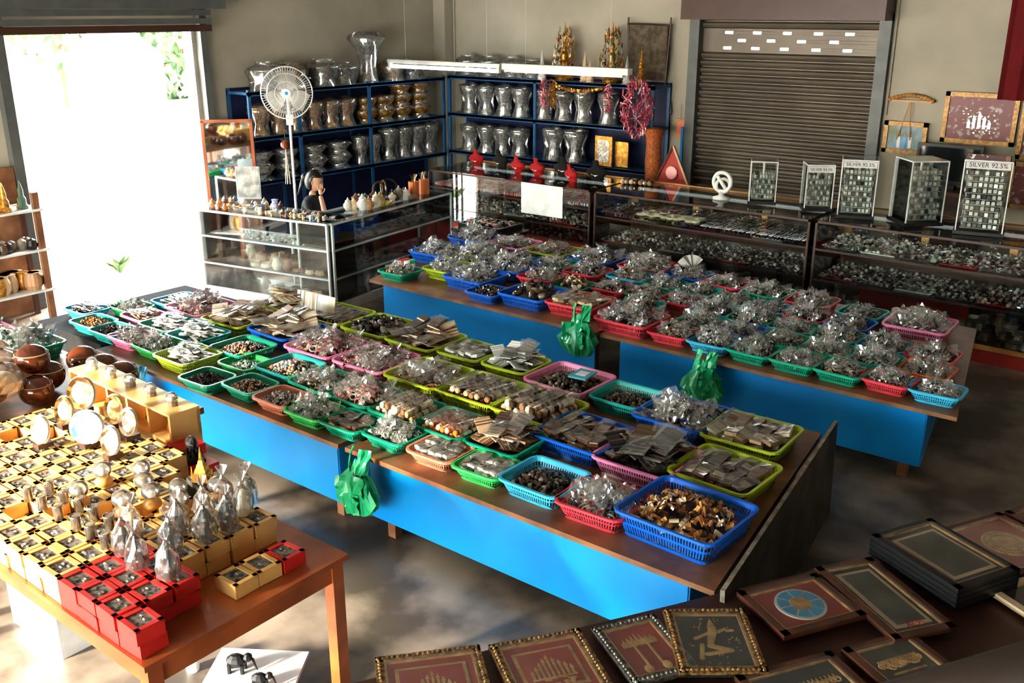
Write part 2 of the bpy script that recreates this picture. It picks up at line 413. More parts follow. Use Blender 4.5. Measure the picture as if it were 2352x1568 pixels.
AB([(-5.10,3.95,'M','t','B','m',.02),(-4.70,3.93,'M','g','P','m'),(-4.32,3.93,'M','g','P','p'),(-3.94,3.93,'M','g','R','t'),(-3.56,3.93,'M','g','R','o'),(-3.18,3.95,'M','g','W','b'),
 (-2.88,4.36,'L','b','K','a',-.05),(-2.44,4.28,'L','p','W','d',.0),(-2.02,4.38,'L','l','K','b'),
 (-5.78,4.50,'L','b','W','t'),(-5.24,4.42,'L','p','P','p'),(-4.74,4.44,'L','p','P','p'),(-4.25,4.46,'L','l','P','o'),(-3.78,4.47,'L','l','R','b'),(-3.32,4.46,'L','l','R','b',.0),
 (-3.45,4.97,'L','p','B','d'),(-2.99,4.95,'M','t','B','d'),(-2.58,4.92,'L','b','P','s'),(-2.12,4.92,'L','l','K','t'),
 (-6.25,4.97,'L','l','W','t'),(-5.75,4.98,'L','l','S','b'),(-5.26,4.99,'L','l','L','d'),(-4.78,4.99,'L','l','W','b'),(-4.33,4.98,'M','l','K','w'),(-3.92,4.99,'M','l','W','w')],.68)
b=B(); b.box((0,0,0),(.13,.17,.012),M("turquoise_card",(.1,.42,.55),.5)); b.box((0,0,.007),(.07,.08,.002),paper); b.obj("printed_card",(-3.38,5.02,.70),.1)
rr=[(-6.42,6.38,'T','g','P','m'),(-6.10,6.70,'M','l','P','s'),(-5.68,6.62,'L','b','P','s'),(-5.30,6.36,'T','b','Y','d'),(-4.92,6.50,'L','b','L','d'),
 (-4.45,6.55,'L','r','K','t'),(-3.86,6.42,'L','r','P','s'),(-3.45,6.38,'T','r','P','b'),(-3.11,6.38,'T','c','P','s'),(-2.78,6.38,'T','g','P','s'),(-2.45,6.38,'T','g','P','s'),(-2.12,6.38,'T','g','P','b'),(-1.80,6.38,'S','r','P','s'),(-1.49,6.38,'S','c','P','s'),
 (-1.66,6.72,'T','o','P','s'),(-2.01,6.72,'T','t','P','s'),(-2.36,6.72,'T','g','P','s'),(-2.71,6.72,'T','g','P','s'),(-3.06,6.72,'T','b','P','s'),(-3.41,6.74,'T','g','P','s'),(-4.02,6.83,'T','t','P','b'),
 (-1.72,7.07,'T','r','P','s'),(-2.07,7.06,'T','c','P','s'),(-2.42,7.06,'T','g','P','s'),(-2.77,7.06,'T','t','P','s'),(-3.12,7.06,'T','g','P','s'),(-3.47,7.09,'T','c','P','s'),(-3.82,7.17,'T','r','P','s'),(-4.18,7.19,'T','g','P','b'),
 (-2.45,7.42,'T','b','P','s'),(-2.80,7.42,'T','r','P','s'),(-3.15,7.42,'T','c','P','s'),(-3.50,7.44,'T','g','P','s'),(-3.85,7.53,'T','t','P','s'),(-4.20,7.54,'T','g','P','s'),(-4.56,7.55,'M','c','P','b'),
 (-2.0,7.70,'L','p','P','s'),(-2.48,7.78,'T','t','P','s'),(-2.92,7.80,'M','r','P','s'),(-3.33,7.82,'M','g','P','s'),(-3.75,7.88,'M','r','P','s'),(-4.17,7.92,'M','b','P','s'),(-4.62,7.95,'L','r','P','w'),
 (-6.62,7.14,'L','b','P','s'),(-6.14,7.15,'L','l','P','s'),(-5.66,7.10,'L','b','P','s'),(-5.20,7.02,'M','r','P','m'),(-4.83,6.99,'T','g','L','b'),(-4.50,7.15,'T','r','P','b'),
 (-5.17,7.90,'L','b','P','s'),(-5.70,7.88,'L','l','P','o'),(-6.22,7.87,'L','p','P','s'),(-6.72,7.85,'L','b','P','s'),(-4.98,7.44,'M','r','P','s'),(-5.40,7.48,'M','g','P','s'),(-5.85,7.53,'T','b','P','s'),(-6.3,7.53,'T','l','P','s')]
for e in rr: basket(*e)
# ------------------------------------------------------------------ tables
def trestle(name,quad,zt,panels,legs,panelm=bluep,topm=wood,z0=.13):
    b=B(); (ax,ay),(bx_,by),(cx,cy),(dx,dy)=quad
    t=.028
    vs=[(ax,ay,zt-t),(bx_,by,zt-t),(cx,cy,zt-t),(dx,dy,zt-t),(ax,ay,zt),(bx_,by,zt),(cx,cy,zt),(dx,dy,zt)]
    b.add(vs,[(3,2,1,0),(4,5,6,7),(0,1,5,4),(1,2,6,5),(2,3,7,6),(3,0,4,7)],topm)
    for (p,q) in panels:
        p=Vector(p);q=Vector(q);d=q-p;a=math.atan2(d.y,d.x)
        b.box((d.length/2,0,(zt-t+z0)/2),(d.length,.015,zt-t-z0),panelm,T(p.x,p.y,0)@RZ(a))
    for x,y in legs: b.bx(x-.03,x+.03,y-.03,y+.03,0,zt-t,wood)
    return b.obj(name)
trestle("blue_display_table",[(-6.78,3.46),(-4.06,3.46),(-4.06,5.40),(-6.78,5.40)],TZ,[((-6.72,3.52),(-4.13,3.52)),((-4.13,3.52),(-4.13,5.3))],[(-6.6,3.6),(-4.2,3.6),(-4.2,5.2),(-6.7,5.2)])
trestle("blue_display_table",[(-4.00,3.46),(-1.60,3.46),(-1.88,5.40),(-4.00,5.40)],TZ,[((-3.86,3.53),(-1.76,3.53)),((-1.76,3.53),(-1.98,5.3))],[(-3.75,3.6),(-1.9,3.62),(-2.1,5.2),(-3.85,5.2)])
trestle("blue_display_table",[(-6.62,6.16),(-4.03,6.16),(-4.03,8.15),(-7.15,8.15)],TZ,[((-6.5,6.23),(-4.08,6.23))],[(-6.4,6.32),(-4.15,6.32),(-4.15,8.0),(-6.9,8.0)])
trestle("blue_display_table",[(-3.99,6.16),(-1.30,6.16),(-1.68,8.15),(-3.99,8.15)],TZ,[((-3.84,6.23),(-1.50,6.23)),((-1.50,6.23),(-1.8,8.0))],[(-3.75,6.32),(-1.62,6.32),(-1.9,8.0),(-3.85,8.0)])
b=B(); b.bx(-7.82,-6.85,3.55,4.95,.52,.56,blackcloth)
n=24
for (p,q) in [((-7.82,3.55),(-6.85,3.55)),((-7.82,4.95),(-7.82,3.55)),((-6.85,3.55),(-6.85,4.95))]:
    vs=[];fs=[]
    for i in range(n+1):
        t=i/n; x=p[0]+(q[0]-p[0])*t; y=p[1]+(q[1]-p[1])*t; w=.012*math.sin(i*1.9)
        ox,oy=((0,-1) if p[1]==q[1] else ((-1,0) if p[0]<-7.5 else (1,0)))
        vs+=[(x,y,.56),(x+ox*(.02+w),y+oy*(.02+w),.02)]
    for i in range(n): fs.append((2*i,2*i+1,2*i+3,2*i+2))
    b.add(vs,fs,blackcloth)
b.obj("black_cloth_table")
b=B()
edge=M("worn_board_edge",(.40,.35,.27),.7,c2=(.2,.16,.12),scale=14)
vs=[(-1.560,3.43,.60),(-1.845,5.50,.62),(-1.83,5.50,.0),(-1.53,3.43,.0)]
nrm=(Vector(vs[1])-Vector(vs[0])).cross(Vector(vs[3])-Vector(vs[0])).normalized()*.022
v2=[tuple(Vector(p)-nrm) for p in vs]
bd=M("dark_board",(.09,.07,.055),.6,c2=(.03,.024,.02),scale=4)
b.add(vs+v2,[(0,1,2,3),(7,6,5,4),(1,5,6,2),(2,6,7,3)],bd); b.add(vs+v2,[(0,4,5,1),(3,7,4,0)],edge)
b.obj("leaning_board")
def bag(x,y,z,s,m):
    b=B(); rnd_=random.Random(int(x*100))
    prof=[(.012,0),(.03,-.03),(.06,-.07),(.10,-.12),(.12,-.17),(.14,-.21),(.12,-.26),(.09,-.30),(.03,-.32)]
    n=34;vs=[];fs=[]
    for r,zz in prof:
        for i in range(n):
            a=2*pi*i/n; q=r*(1+.22*math.sin(5*a+zz*11)+.16*rnd_.uniform(-1,1))
            vs.append((q*math.cos(a)*s,q*math.sin(a)*s*.5,(zz+rnd_.uniform(-.012,.012))*s))
    for k in range(len(prof)-1):
        for i in range(n):
            j=(i+1)%n; fs.append((k*n+i,k*n+j,(k+1)*n+j,(k+1)*n+i))
    b.add(vs,fs,m)
    for a in(-1,1): b.sheet(.07*s,.14*s,m,T(a*.05*s,0,.0)@RX(1.3)@RY(a*.7),.012)
    for k in range(6): b.sheet(.09*s,.12*s,m,T(rnd_.uniform(-.08,.08)*s,-.05*s,-rnd_.uniform(.08,.26)*s)@RX(pi/2+rnd_.uniform(-.5,.5))@RY(rnd_.uniform(-.7,.7)),.014,4)
    return b.obj("plastic_bag",(x,y,z))
bag(-3.80,3.37,.57,1.05,greenbag); bag(-4.13,6.07,.72,1.1,greenbag); bag(-3.02,6.06,.58,1.1,greenbag); bag(-6.05,3.37,.56,1.0,bluebag)
# ------------------------------------------------------------------ glass showcases
def jewels(b,x0,x1,y0,y1,z,item,dx=.05,dy=.07,kind=0):
    y=y0
    while y<y1:
        x=x0
        while x<x1:
            px=x+R.uniform(-.01,.01);py=y+R.uniform(-.01,.01); q=R.random()
            if kind==1: b.box((px,py,z+.02),(.012,dy*.8,.03),item,None)
            elif kind==2:
                s_=R.uniform(.8,1.4); b.lathe([(.03*s_,0),(.06*s_,.02*s_),(.05*s_,.05*s_),(.055*s_,.06*s_),(.01,.03)] if q<.5 else [(.03*s_,0),(.05*s_,.04*s_),(.03*s_,.09*s_),(.035*s_,.11*s_),(.01,.12*s_)],12,item,T(px,py,z))
            elif q<.4: b.torus((px,py,z+.012),.016,.004,item,8,4,rrot(.8))
            elif q<.8: b.box((0,0,0),(.03,.025,.012),item,T(px,py,z+.012)@rrot(.4))
            else: b.lathe([(.012,0),(.02,.012),(.014,.03),(.006,.035)],7,item,T(px,py,z))
            x+=dx
        y+=dy
def showcase(name,ox,oy,rz,L,D,H,levels,fm,zb=.08,basem=None,nv=1,items=None,gold_back=False,shelfm=glass,lamp=True):
    b=B(); e=.022
    bm=basem or fm
    b.bx(0,L,0,D,0,zb,bm)
    for x in [0,L]+[L*i/nv for i in range(1,nv)]:
        for y in(0,D):
            if 0<x<L and y==0: continue
            fm2=goldwood if (gold_back and y==D) else fm
            ww=e if fm2 is fm else .07
            b.box((min(max(x,ww/2),L-ww/2),min(max(y,e/2),D-e/2),(H+zb)/2),(ww,e,H-zb),fm2)
    for z in [zb+e/2,H-e/2]:
        b.box((L/2,e/2,z),(L,e,e),fm); b.box((L/2,D-e/2,z),(L,e,e),goldwood if gold_back else fm)
        b.box((e/2,D/2,z),(e,D,e),fm); b.box((L-e/2,D/2,z),(e,D,e),fm)
    for z in levels:
        b.box((L/2,D/2,z),(L-.03,D-.03,.006),shelfm)
        b.box((L/2,.012,z),(L,.015,.018),fm)
    b.box((L/2,D/2,H+.003),(L,D,.006),glass)
    b.box((L/2,.003,(H+zb)/2),(L,.004,H-zb),glass); b.box((.003,D/2,(H+zb)/2),(.004,D,H-zb),glass); b.box((L-.003,D/2,(H+zb)/2),(.004,D,H-zb),glass)
    if gold_back:
        b.box((L/2,D-.03,(H+zb)/2-.15),(L-.04,.01,(H-zb)*.6),darkwood)
        for z in levels:
            for k in range(int(L/.36)): b.box((.22+k*.36,.36,z+.012),(.32,.5,.012),(black,redv,black,white)[(k*7+int(z*10))%4],None)
    for k,z in enumerate([zb]+levels):
        it=items[k%len(items)]
        if it is None: continue
        jewels(b,.06,L-.05,.10,D-.1,z+(.02 if gold_back and z>zb else .004),it[0],it[1],it[2],it[3])
    o=b.obj(name,(ox,oy,0),rz)
    if lamp:
        b=B(); b.cyl((.12,D-.08,H-.05),(L-.12,D-.08,H-.05),.010,emis2,8); b.box((L/2,D-.08,H-.034),(L-.2,.03,.012),white); b.obj("tube_lamp",parent=o)
    return o
showcase("glass_showcase",-9.14,6.03,math.radians(11.3),1.74,.5,.95,[.36,.66],alu,nv=2,items=[(wht_i,.2,.16,2),(tan_i,.15,.14,2),(wht_i,.05,.06,0)],shelfm=frost)
showcase("glass_showcase",-7.41,6.42,math.radians(96.6),2.1,.5,.95,[.36,.66],alu,nv=2,items=[(wht_i,.16,.15,2),(sil_i,.05,.07,0),(wht_i,.04,.05,0)],shelfm=frost)
showcase("glass_showcase",-8.5,9.0,0,2.48,.85,1.08,[.62,.86],darkwood,zb=.45,basem=redpanel,nv=3,items=[(brn_i,.07,.09,0),(sil_i,.05,.06,0),(pnk_i,.03,.12,1)],gold_back=True)
showcase("glass_showcase",-5.97,9.0,0,2.5,.85,1.08,[.50,.80],darkwood,zb=.12,basem=darkwood,nv=3,items=[(sil_i,.08,.1,2),(sil_i,.05,.07,0),(drk_i,.022,.16,1)],gold_back=True)
o3=showcase("glass_showcase",-3.42,9.0,0,3.2,.85,1.08,[.50,.80],darkwood,zb=.14,basem=redpanel,nv=4,items=[(sil_i,.12,.14,2),(sil_i,.05,.06,0),(sil_i,.035,.07,0)],gold_back=True)
b=B(); b.bx(.42,1.42,.25,.27,.145,.48,redpanel); b.bx(2.0,2.9,.3,.32,.145,.45,wood); b.obj("backing_panels",parent=o3)
b=B(); b.bx(-8.5,-.3,9.88,9.91,1.085,1.1,goldwood); b.bx(-3.42,-.25,8.975,8.995,.13,.17,goldwood)
b.obj("showcase_gold_trim")
b=B(); b.sheet(.60,.36,paper,T(-6.68,8.975,.90)@RX(pi/2),.003,6); b.obj("paper_sheet")
b=B()
for i in range(20):
    b.torus((-5.45+(i%10)*.075,9.16+(i//10)*.11,.86+(i%2)*.012),.038,.016,ivo_i,14,6,RX(R.uniform(-.3,.3)))
b.obj("ivory_bangles")
# ------------------------------------------------------------------ metal shelves
def rack(name,ox,oy,rz,L,D,levels,posts,zt):
    b=B()
    for x in posts:
        for y in(.015,D-.015): b.box((x,y,zt/2),(.04,.03,zt),shelfblue)
    for z in levels: b.box((L/2,D/2,z-.015),(L,D,.03),shelfblue); b.box((L/2,.005,z-.02),(L,.01,.05),shelfblue)
    b.box((L/2,D-.005,zt/2),(L,.01,zt),shelfback)
    return b.obj(name,(ox,oy,0),rz)
rack("blue_metal_shelf",-9.67,7.22,pi/2,3.43,.42,[.25,1.01,1.54,2.07],[.02,.75,1.95,3.41],2.10)
rack("blue_metal_shelf",-9.63,10.66,0,3.4,.42,[.25,1.05,1.58,2.10],[.02,1.56,3.38],2.12)
def pbowl(m,n=20):
    b=B()
    b.lathe([(.085,0),(.09,.02),(.055,.06),(.05,.12),(.06,.15),(.075,.19),(.10,.27),(.13,.34),(.135,.36),(.12,.355),(.09,.27),(.03,.2)],n,m,fold=.02,nf=10)
    b.torus((0,0,.155),.06,.008,m,14,4); b.torus((0,0,.03),.08,.007,m,14,4)
    return b
def addfilm(b,r,h,seed):
    b.crumple([(r*1.0,.0),(r*.75,h*.4),(r*1.1,h*.8),(r*1.05,h*1.03),(r*.5,h*1.08),(.02,h*1.12)],14,film,random.Random(seed),.12)
pbs=pbowl(silver); addfilm(pbs,.13,.36,1); pb_s=pbs.mesh("pedestal_bowl",True)
pbg=pbowl(gold); addfilm(pbg,.13,.36,2); pb_g=pbg.mesh("pedestal_bowl",True)
def rbowl(m):
    b=B(); b.lathe([(.07,0),(.08,.015),(.07,.03),(.12,.06),(.155,.11),(.15,.15),(.16,.16),(.145,.155),(.10,.06),(.02,.03)],22,m,fold=.02,nf=11)
    addfilm(b,.15,.16,5); return b.mesh("offering_bowl",True)
rb_s,rb_g=rbowl(silver),rbowl(gold)
for i,x in enumerate((-9.36,-9.05,-8.72,-8.42,-8.03,-7.70,-7.38,-7.0)):
    link("silver_pedestal_bowl",pb_s,(x,10.83,1.58),R.uniform(0,3),None,(1.05,1.05,1.08))
for x in (-9.36,-9.05,-8.75,-8.44): link("silver_pedestal_bowl",pb_s,(x,10.83,1.05),R.uniform(0,3),None,(1.05,1.05,1.0))
for x in (-7.86,-7.5): link("silver_pedestal_bowl",pb_s,(x,10.83,1.05),R.uniform(0,3),None,(1.2,1.2,1.15))
for i in range(6):
    link("gold_pedestal_bowl" ,pb_g,(-9.86,7.50+i*.28,1.54),R.uniform(0,3),None,(1.0,1.0,.95))
for y in (9.25,9.58,9.92,10.28):
    link("gold_offering_bowl",rb_g,(-9.86,y,1.54),0,None,(1.02,1.02,1.1)); link("gold_offering_bowl",rb_g,(-9.86,y,1.72),1,None,(1.02,1.02,1.0))
    if y>9.6: link("gold_offering_bowl",rb_g,(-9.86,y,1.88),2,None,(1,1,.9))
for y in (7.45,7.85,8.3,8.72):
    link("silver_offering_bowl",rb_s,(-9.86,y,1.01),0,None,(1.05,1.05,1.1)); link("silver_offering_bowl",rb_s,(-9.86,y,1.19),0,None,(1.02,1.02,1.0))
for y in (9.12,9.36): link("silver_offering_bowl",rb_s,(-9.86,y,1.01),0,None,(.72,.72,2.2))
for y in (9.66,9.94,10.2,10.46): link("silver_pedestal_bowl",pb_s,(-9.86,y,1.01),R.uniform(0,3),None,(1.05,1.05,1.15))
def wrapped(x,y,z,s,big=False,m=silver):
    b=B()
    if big: b.lathe([(.12,0),(.13,.03),(.07,.09),(.06,.25),(.08,.38),(.15,.5),(.2,.56),(.17,.55),(.05,.3)],20,silver); b.crumple([(.14,0),(.10,.2),(.14,.4),(.24,.56),(.22,.6),(.16,.64)],16,film,random.Random(3),.15)
    else: b.lathe([(.10,0),(.11,.02),(.1,.05),(.16,.12),(.18,.2),(.19,.22),(.16,.2),(.05,.08)],20,m); b.crumple([(.19,0),(.17,.1),(.2,.2),(.19,.24),(.1,.27),(.12,.3)],16,film,random.Random(int(y*50)),.18)
    o=b.obj("wrapped_silver_bowl",(x,y,z),0,None,True); o.scale=(s,s,s); return o
wrapped(-9.82,7.62,2.072,1.1); wrapped(-9.84,8.02,2.072,1.0,False,gold); wrapped(-9.82,8.5,2.072,1.1); wrapped(-9.84,8.85,2.072,.95); wrapped(-9.82,9.3,2.072,1.0,True)
wrapped(-9.84,9.75,2.072,.9,False,gold); wrapped(-9.84,10.15,2.072,.9); wrapped(-9.4,10.86,2.102,.95); wrapped(-9.0,10.86,2.102,.95); wrapped(-8.6,10.86,2.102,.95); wrapped(-8.25,10.86,2.102,.85)
def goldtree(x,y,z,s,m=gold,extra=mix_i):
    b=B(); b.lathe([(.12,0),(.13,.04),(.09,.08),(.10,.14),(.06,.18),(.07,.24),(.045,.28),(.05,.36),(.03,.4),(.035,.48),(.02,.52),(.018,.62),(.003,.78)],16,m)
    for i in range(120):
        a=R.uniform(0,6.28);zz=R.uniform(.1,.68);r=.18*(1-zz/.85)+.03
        X=T(r*math.cos(a),r*math.sin(a),zz)@RZ(a)@RY(R.uniform(-.6,.3))
        b.add([(0,-.025,0),(.02,0,.02),(0,.025,0),(.01,0,.07)],[(0,1,3),(1,2,3),(0,3,2)],m if i%3 else extra,X)
    o=b.obj("golden_money_tree",(x,y,z)); o.scale=(s,s,s)
goldtree(-7.72,10.85,2.1,.95); goldtree(-6.98,10.85,2.1,.95,gold,grn_i)
def cone(x,y,z,s,m,name="spiral_cone"):
    b=B(); pr=[]
    for i in range(9): pr+=[(.08*(1-i/9.5),i*.045),(.06*(1-i/9.5),i*.045+.03)]
    pr.append((.002,.43)); b.lathe(pr,14,m); o=b.obj(name,(x,y,z)); o.scale=(s,s,s)
cone(-8.02,10.76,2.1,.9,white); cone(-7.40,10.86,2.1,.9,org_i); cone(-7.25,10.76,2.1,.7,org_i); cone(-6.72,10.8,2.1,.8,wht_i); cone(-6.5,10.78,2.1,1.0,gold)
b=B(); b.box((0,0,.38),(.55,.02,.66),M("brown_textile",(.16,.13,.09),.9,c2=(.08,.06,.04),scale=12)); b.cyl((-.27,0,0),(-.3,0,.8),.012,darkwood); b.cyl((.27,0,0),(.31,0,.8),.012,darkwood); b.cyl((-.31,0,.72),(.31,0,.7),.012,darkwood)
o=b.obj("framed_textile",(-6.55,11.0,2.1))
b=B()
for i in range(520):
    a=R.uniform(0,6.28);u=R.uniform(-1,1);r=.22*math.sqrt(1-u*u)
    X=T(r*math.cos(a)*R.uniform(.6,1),r*math.sin(a)*R.uniform(.5,1),u*.34)@rrot(1.5)
    b.add([(-.006,-.04,0),(.006,-.04,.004),(.006,.04,0),(-.006,.04,.004)],[(0,1,2,3)],pinktin,X)
b.cyl((0,0,0),(0,0,.5),.006,darkwood)
b.obj("pink_tinsel_bunch",(-6.32,10.40,1.86))
b=B(); b.lathe([(.03,-.45),(.06,-.4),(.09,-.2),(.10,.0),(.09,.2),(.10,.3),(.12,.36),(.1,.4),(.02,.42)],16,wicker,fold=.03,nf=8)
b.obj("orange_wicker_lantern",(-6.10,10.48,1.22))
b=B()
for k in range(3):
    for i in range(120):
        X=T(R.uniform(-.04,.04)+(-.05,.1,.95)[k],R.uniform(-.04,.04),-R.uniform(0,.35))@rrot(1.5)
        b.add([(-.005,-.03,0),(.005,-.03,.004),(.005,.03,0),(-.005,.03,.004)],[(0,1,2,3)],pinktin if k!=1 else gold,X)
for i in range(60):
    X=T(.1+i*.013,0,-.06-.05*math.sin(i/60*pi))@rrot(1.5); b.box((0,0,0),(.02,.02,.05),gold,X)
b.obj("hanging_garlands",(-7.75,10.50,2.12))
b=B(); b.box((0,0,.2),(.26,.02,.38),gold); b.box((0,-.012,.2),(.18,.01,.28),silver); b.box((.24,.06,.17),(.2,.02,.32),gold); b.obj("embossed_metal_panel",(-6.98,10.72,1.05))
b=B(); b.bx(-9.72,-7.78,9.56,9.62,2.31,2.36,white); b.bx(-7.72,-5.92,9.53,9.63,2.30,2.37,white); b.bx(-7.6,-6.0,9.55,9.61,2.27,2.30,alu)
for x in(-9.4,-8.0,-7.4,-6.2): b.cyl((x,9.59,2.36),(x,9.59,CZ),.002,alu,4)
o=b.obj("ceiling_tube_light")
b=B(); b.cyl((-9.66,9.57,2.275),(-7.82,9.57,2.275),.022,emis,10); b.bx(-9.7,-9.66,9.55,9.6,2.25,2.32,white); b.bx(-7.82,-7.78,9.55,9.6,2.25,2.32,white); b.obj("tube",parent=o)
def bust(x,y,z,m,rz,s=1):
    b=B(); pr=[(.07,0),(.08,.01),(.07,.03),(.10,.06),(.125,.10),(.11,.13),(.06,.155),(.038,.18),(.034,.22),(.036,.235),(.02,.24)]
    b.lathe(pr,20,m,RX(.35)@Matrix.Diagonal((1,.5,1,1)))
    b.torus((0,-.05,.11),.06,.006,sil_i,18,4,RX(1.0))
    for i in range(5): b.sph((-.04+i*.02,-.085,.07-.008*(2-abs(i-2))),.008,sil_i,6,4)
    o=b.obj("necklace_bust",(x,y,z),rz,None,True); o.scale=(s,s,s)
zc=1.09
for px,y,m in((-8.2,9.62,redv),(-7.78,9.62,blackcloth),(-7.42,9.5,redv),(-7.12,9.5,redv),(-6.82,9.62,blackcloth),(-6.5,9.35,redv),(-6.32,9.6,blackcloth)):
    bust(px,y,zc,m,R.uniform(-.3,.6),.90 if m is redv else 1.05)
def tower(x,y,h,w,rz,txt):
    b=B(); W=w
    b.bx(-W*.55,W*.55,-W*.55,W*.55,0,.03,black); b.bx(-W*.5,W*.5,-W*.5,W*.5,h-.012,h,glass)
    for sx in(-1,1):
        b.bx(sx*W*.5-.003,sx*W*.5+.003,-W*.5,W*.5,.03,h-.01,glass); b.bx(-W*.5,W*.5,sx*W*.5-.003,sx*W*.5+.003,.03,h-.01,glass)
        b.box((sx*W*.5,0,h-.006),(.010,W,.012),alu); b.box((0,sx*W*.5,h-.006),(W,.010,.012),alu)
        for sy in(-1,1): b.box((sx*W*.5,sy*W*.5,h/2+.01),(.010,.010,h-.03),alu)
    b.cyl((0,0,.03),(0,0,h-.02),.012,alu,8)
    k=int((h-.13)/.052)
    for j in range(k):
        b.box((0,0,.052+j*.052),(W*.84,W*.84,.004),frost)
        for i in range(4):
            X=RZ(i*pi/2)@T(W*.38,0,.075+j*.052)
            for q in range(7):
                yy=(q-3)*W*.11
                b.box((0,yy,0),(.010,W*.075,.032),wht_i if (q+j)%3 else sil_i,X@RZ(R.uniform(-.2,.2)))
    if txt: b.bx(-W*.47,W*.47,-W*.5-.006,-W*.5-.004,h-.075,h-.015,white)
    o=b.obj("jewelry_display_tower",(x,y,zc),rz)
    if txt:
        c=bpy.data.curves.new("label","FONT"); c.body=txt; c.size=W*.145; c.align_x='CENTER'; c.extrude=.0008
        t=bpy.data.objects.new("label",c); S.collection.objects.link(t); t.parent=o
        c.materials.append(black); t.rotation_euler=(pi/2,0,0); t.location=(0,-W*.5-.008,h-.058)
tower(-4.21,9.5,.44,.26,.45,None); tower(-3.63,9.5,.46,.26,.55,"SILVER 92.5%"); tower(-3.20,9.42,.56,.32,.35,"SILVER 92.5%"); tower(-2.64,9.45,.60,.34,.75,None); tower(-2.06,9.42,.66,.38,.2,"SILVER 92.5%")
b=B(); b.torus((0,0,.18),.10,.022,white,20,8,RX(pi/2)); b.torus((0,.02,.14),.07,.018,white,18,8,RX(pi/2)@RY(.6)); b.lathe([(.09,0),(.09,.02),(.03,.04),(.03,.08)],12,white); b.cyl((-.08,0,.26),(.07,0,.08),.02,white); b.obj("white_heart_sculpture",(-4.62,9.4,zc),0,None,True)
b=B()
for k in range(3):
    for i in range(7): b.sph((i*.055,k*.05,.03),.03,drk_i if i%2 else brn_i,8,5)
b.obj("carved_bead_strings",(-5.95,9.55,zc),.2)
# ------------------------------------------------------------------ wall decor
def pframe(name,x,z,w,h,fm,im,y=11.075,inner=None):
    b=B(); t=.045
    b.box((0,0,0),(w,.02,h),im)
    for s_ in(-1,1): b.box((s_*(w/2-t/2),-.012,0),(t,.03,h),fm); b.box((0,-.012,s_*(h/2-t/2)),(w,.03,t),fm)
    if inner: inner(b)
    return b.obj(name,(x,y,z))
pic1=M("silver_relief_on_red",(.16,.015,.015),.4,c2=(.42,.35,.30),scale=14,lo=.36,hi=.44)
pic2=M("photo_print",(.25,.4,.55),.4,c2=(.12,.16,.08),scale=6)
def people(b):
    for i,c in enumerate((white,bluep,white)): b.box((-.06+i*.06,-.014,-.05),(.035,.004,.12),c); b.sph((-.06+i*.06,-.014,.03),.016,skin,8,5,(1,.3,1))
def temple(b):
    for i,hh in enumerate((.05,.09,.13,.09,.05)): b.box((-.10+i*.05,-.014,-.10+hh/2),(.03,.006,hh),silver); b.add([(-.12+i*.05,-.016,-.10+hh),(-.08+i*.05,-.016,-.10+hh),(-.10+i*.05,-.016,-.06+hh)],[(0,1,2)],silver)
    for i in range(50): b.sph((R.uniform(-.26,.26)*.7,-.012,R.uniform(-.15,.12)),R.uniform(.005,.013),silver,6,4,(1.4,.3,1))
pframe("framed_photograph",-3.31,1.67,.46,.34,frameg,pic2,inner=people)
pframe("framed_relief_picture",-2.58,1.92,.72,.52,frameg,pic1,inner=temple)
pframe("framed_relief_picture",-1.93,1.86,.50,.62,frameg,pic1,y=11.03,inner=temple)
pframe("framed_relief_picture",-1.93,1.28,.56,.48,frameg,pic1)
b=B(); b.box((0,0,0),(.66,.05,.42),black); b.box((0,-.028,.01),(.6,.004,.34),M("dark_screen",(.02,.025,.03),.08)); b.box((0,.0,-.23),(.2,.12,.05),black); b.obj("television",(-2.78,10.9,1.445))
b=B(); b.bx(-3.15,-2.4,10.75,11.05,.0,1.15,darkwood); b.bx(-3.2,-2.35,10.7,11.08,1.15,1.19,wood); b.obj("wall_cabinet")
b=B()
for i in range(13):
    a=(i-6)/6; b.sph((a*.22,0,.05*(1-a*a)),.024,goldwood,8,5)
b.box((0,0,-.01),(.46,.015,.02),goldwood); b.cyl((0,0,0),(-.1,0,-.42),.005,goldwood); b.cyl((0,0,0),(.04,0,-.42),.005,goldwood); b.obj("carved_hanger_rail",(-3.29,11.05,2.07))
n=20;b=B();vs=[];fs=[]
for i in range(n+1):
    x=i/n*.9; y=.03*math.sin(i*1.3); vs+=[(x,y,0),(x,y*.7,1.5)]
for i in range(n): fs.append((2*i,2*i+1,2*i+3,2*i+2))
b.add(vs,fs,M("red_cloth",(.16,.006,.008),.9)); b.obj("red_curtain",(-2.42,10.95,2.13))
b=B(); b.box((0,0,0),(.17,.015,.24),goldwood); b.box((0,-.01,0),(.12,.01,.18),mix_i); b.cyl((-.02,0,.12),(-.02,0,.3),.003,black,5); b.obj("small_wall_plaque",(-6.05,11.07,1.57))
b=B(); b.cyl((0,0,.1),(0,0,0),.008,darkwood); b.sph((0,0,-.03),.03,darkwood,8,6,(.7,.4,1.4)); b.obj("wall_pendant",(-6.22,11.07,1.80))
b=B(); b.add([(-.26,0,0),(.26,0,0),(0,0,.52),(-.26,.03,0),(.26,.03,0),(0,.03,.52)],[(0,1,2),(5,4,3),(0,3,4,1),(1,4,5,2),(2,5,3,0)],redpanel)
for s_ in(-1,1): b.cyl((s_*.26,-.01,0),(0,-.01,.52),.014,brn_i,6)
b.cyl((-.26,-.01,0),(.26,-.01,0),.014,brn_i,6); b.sph((0,-.02,.2),.08,pnk_i,10,6,(1,.2,1)); b.obj("red_triangular_fan",(-5.78,10.40,.93))
b=B(); b.bx(-.3,.3,-.15,.15,0,.93,darkwood); b.obj("display_plinth",(-5.78,10.42,0))
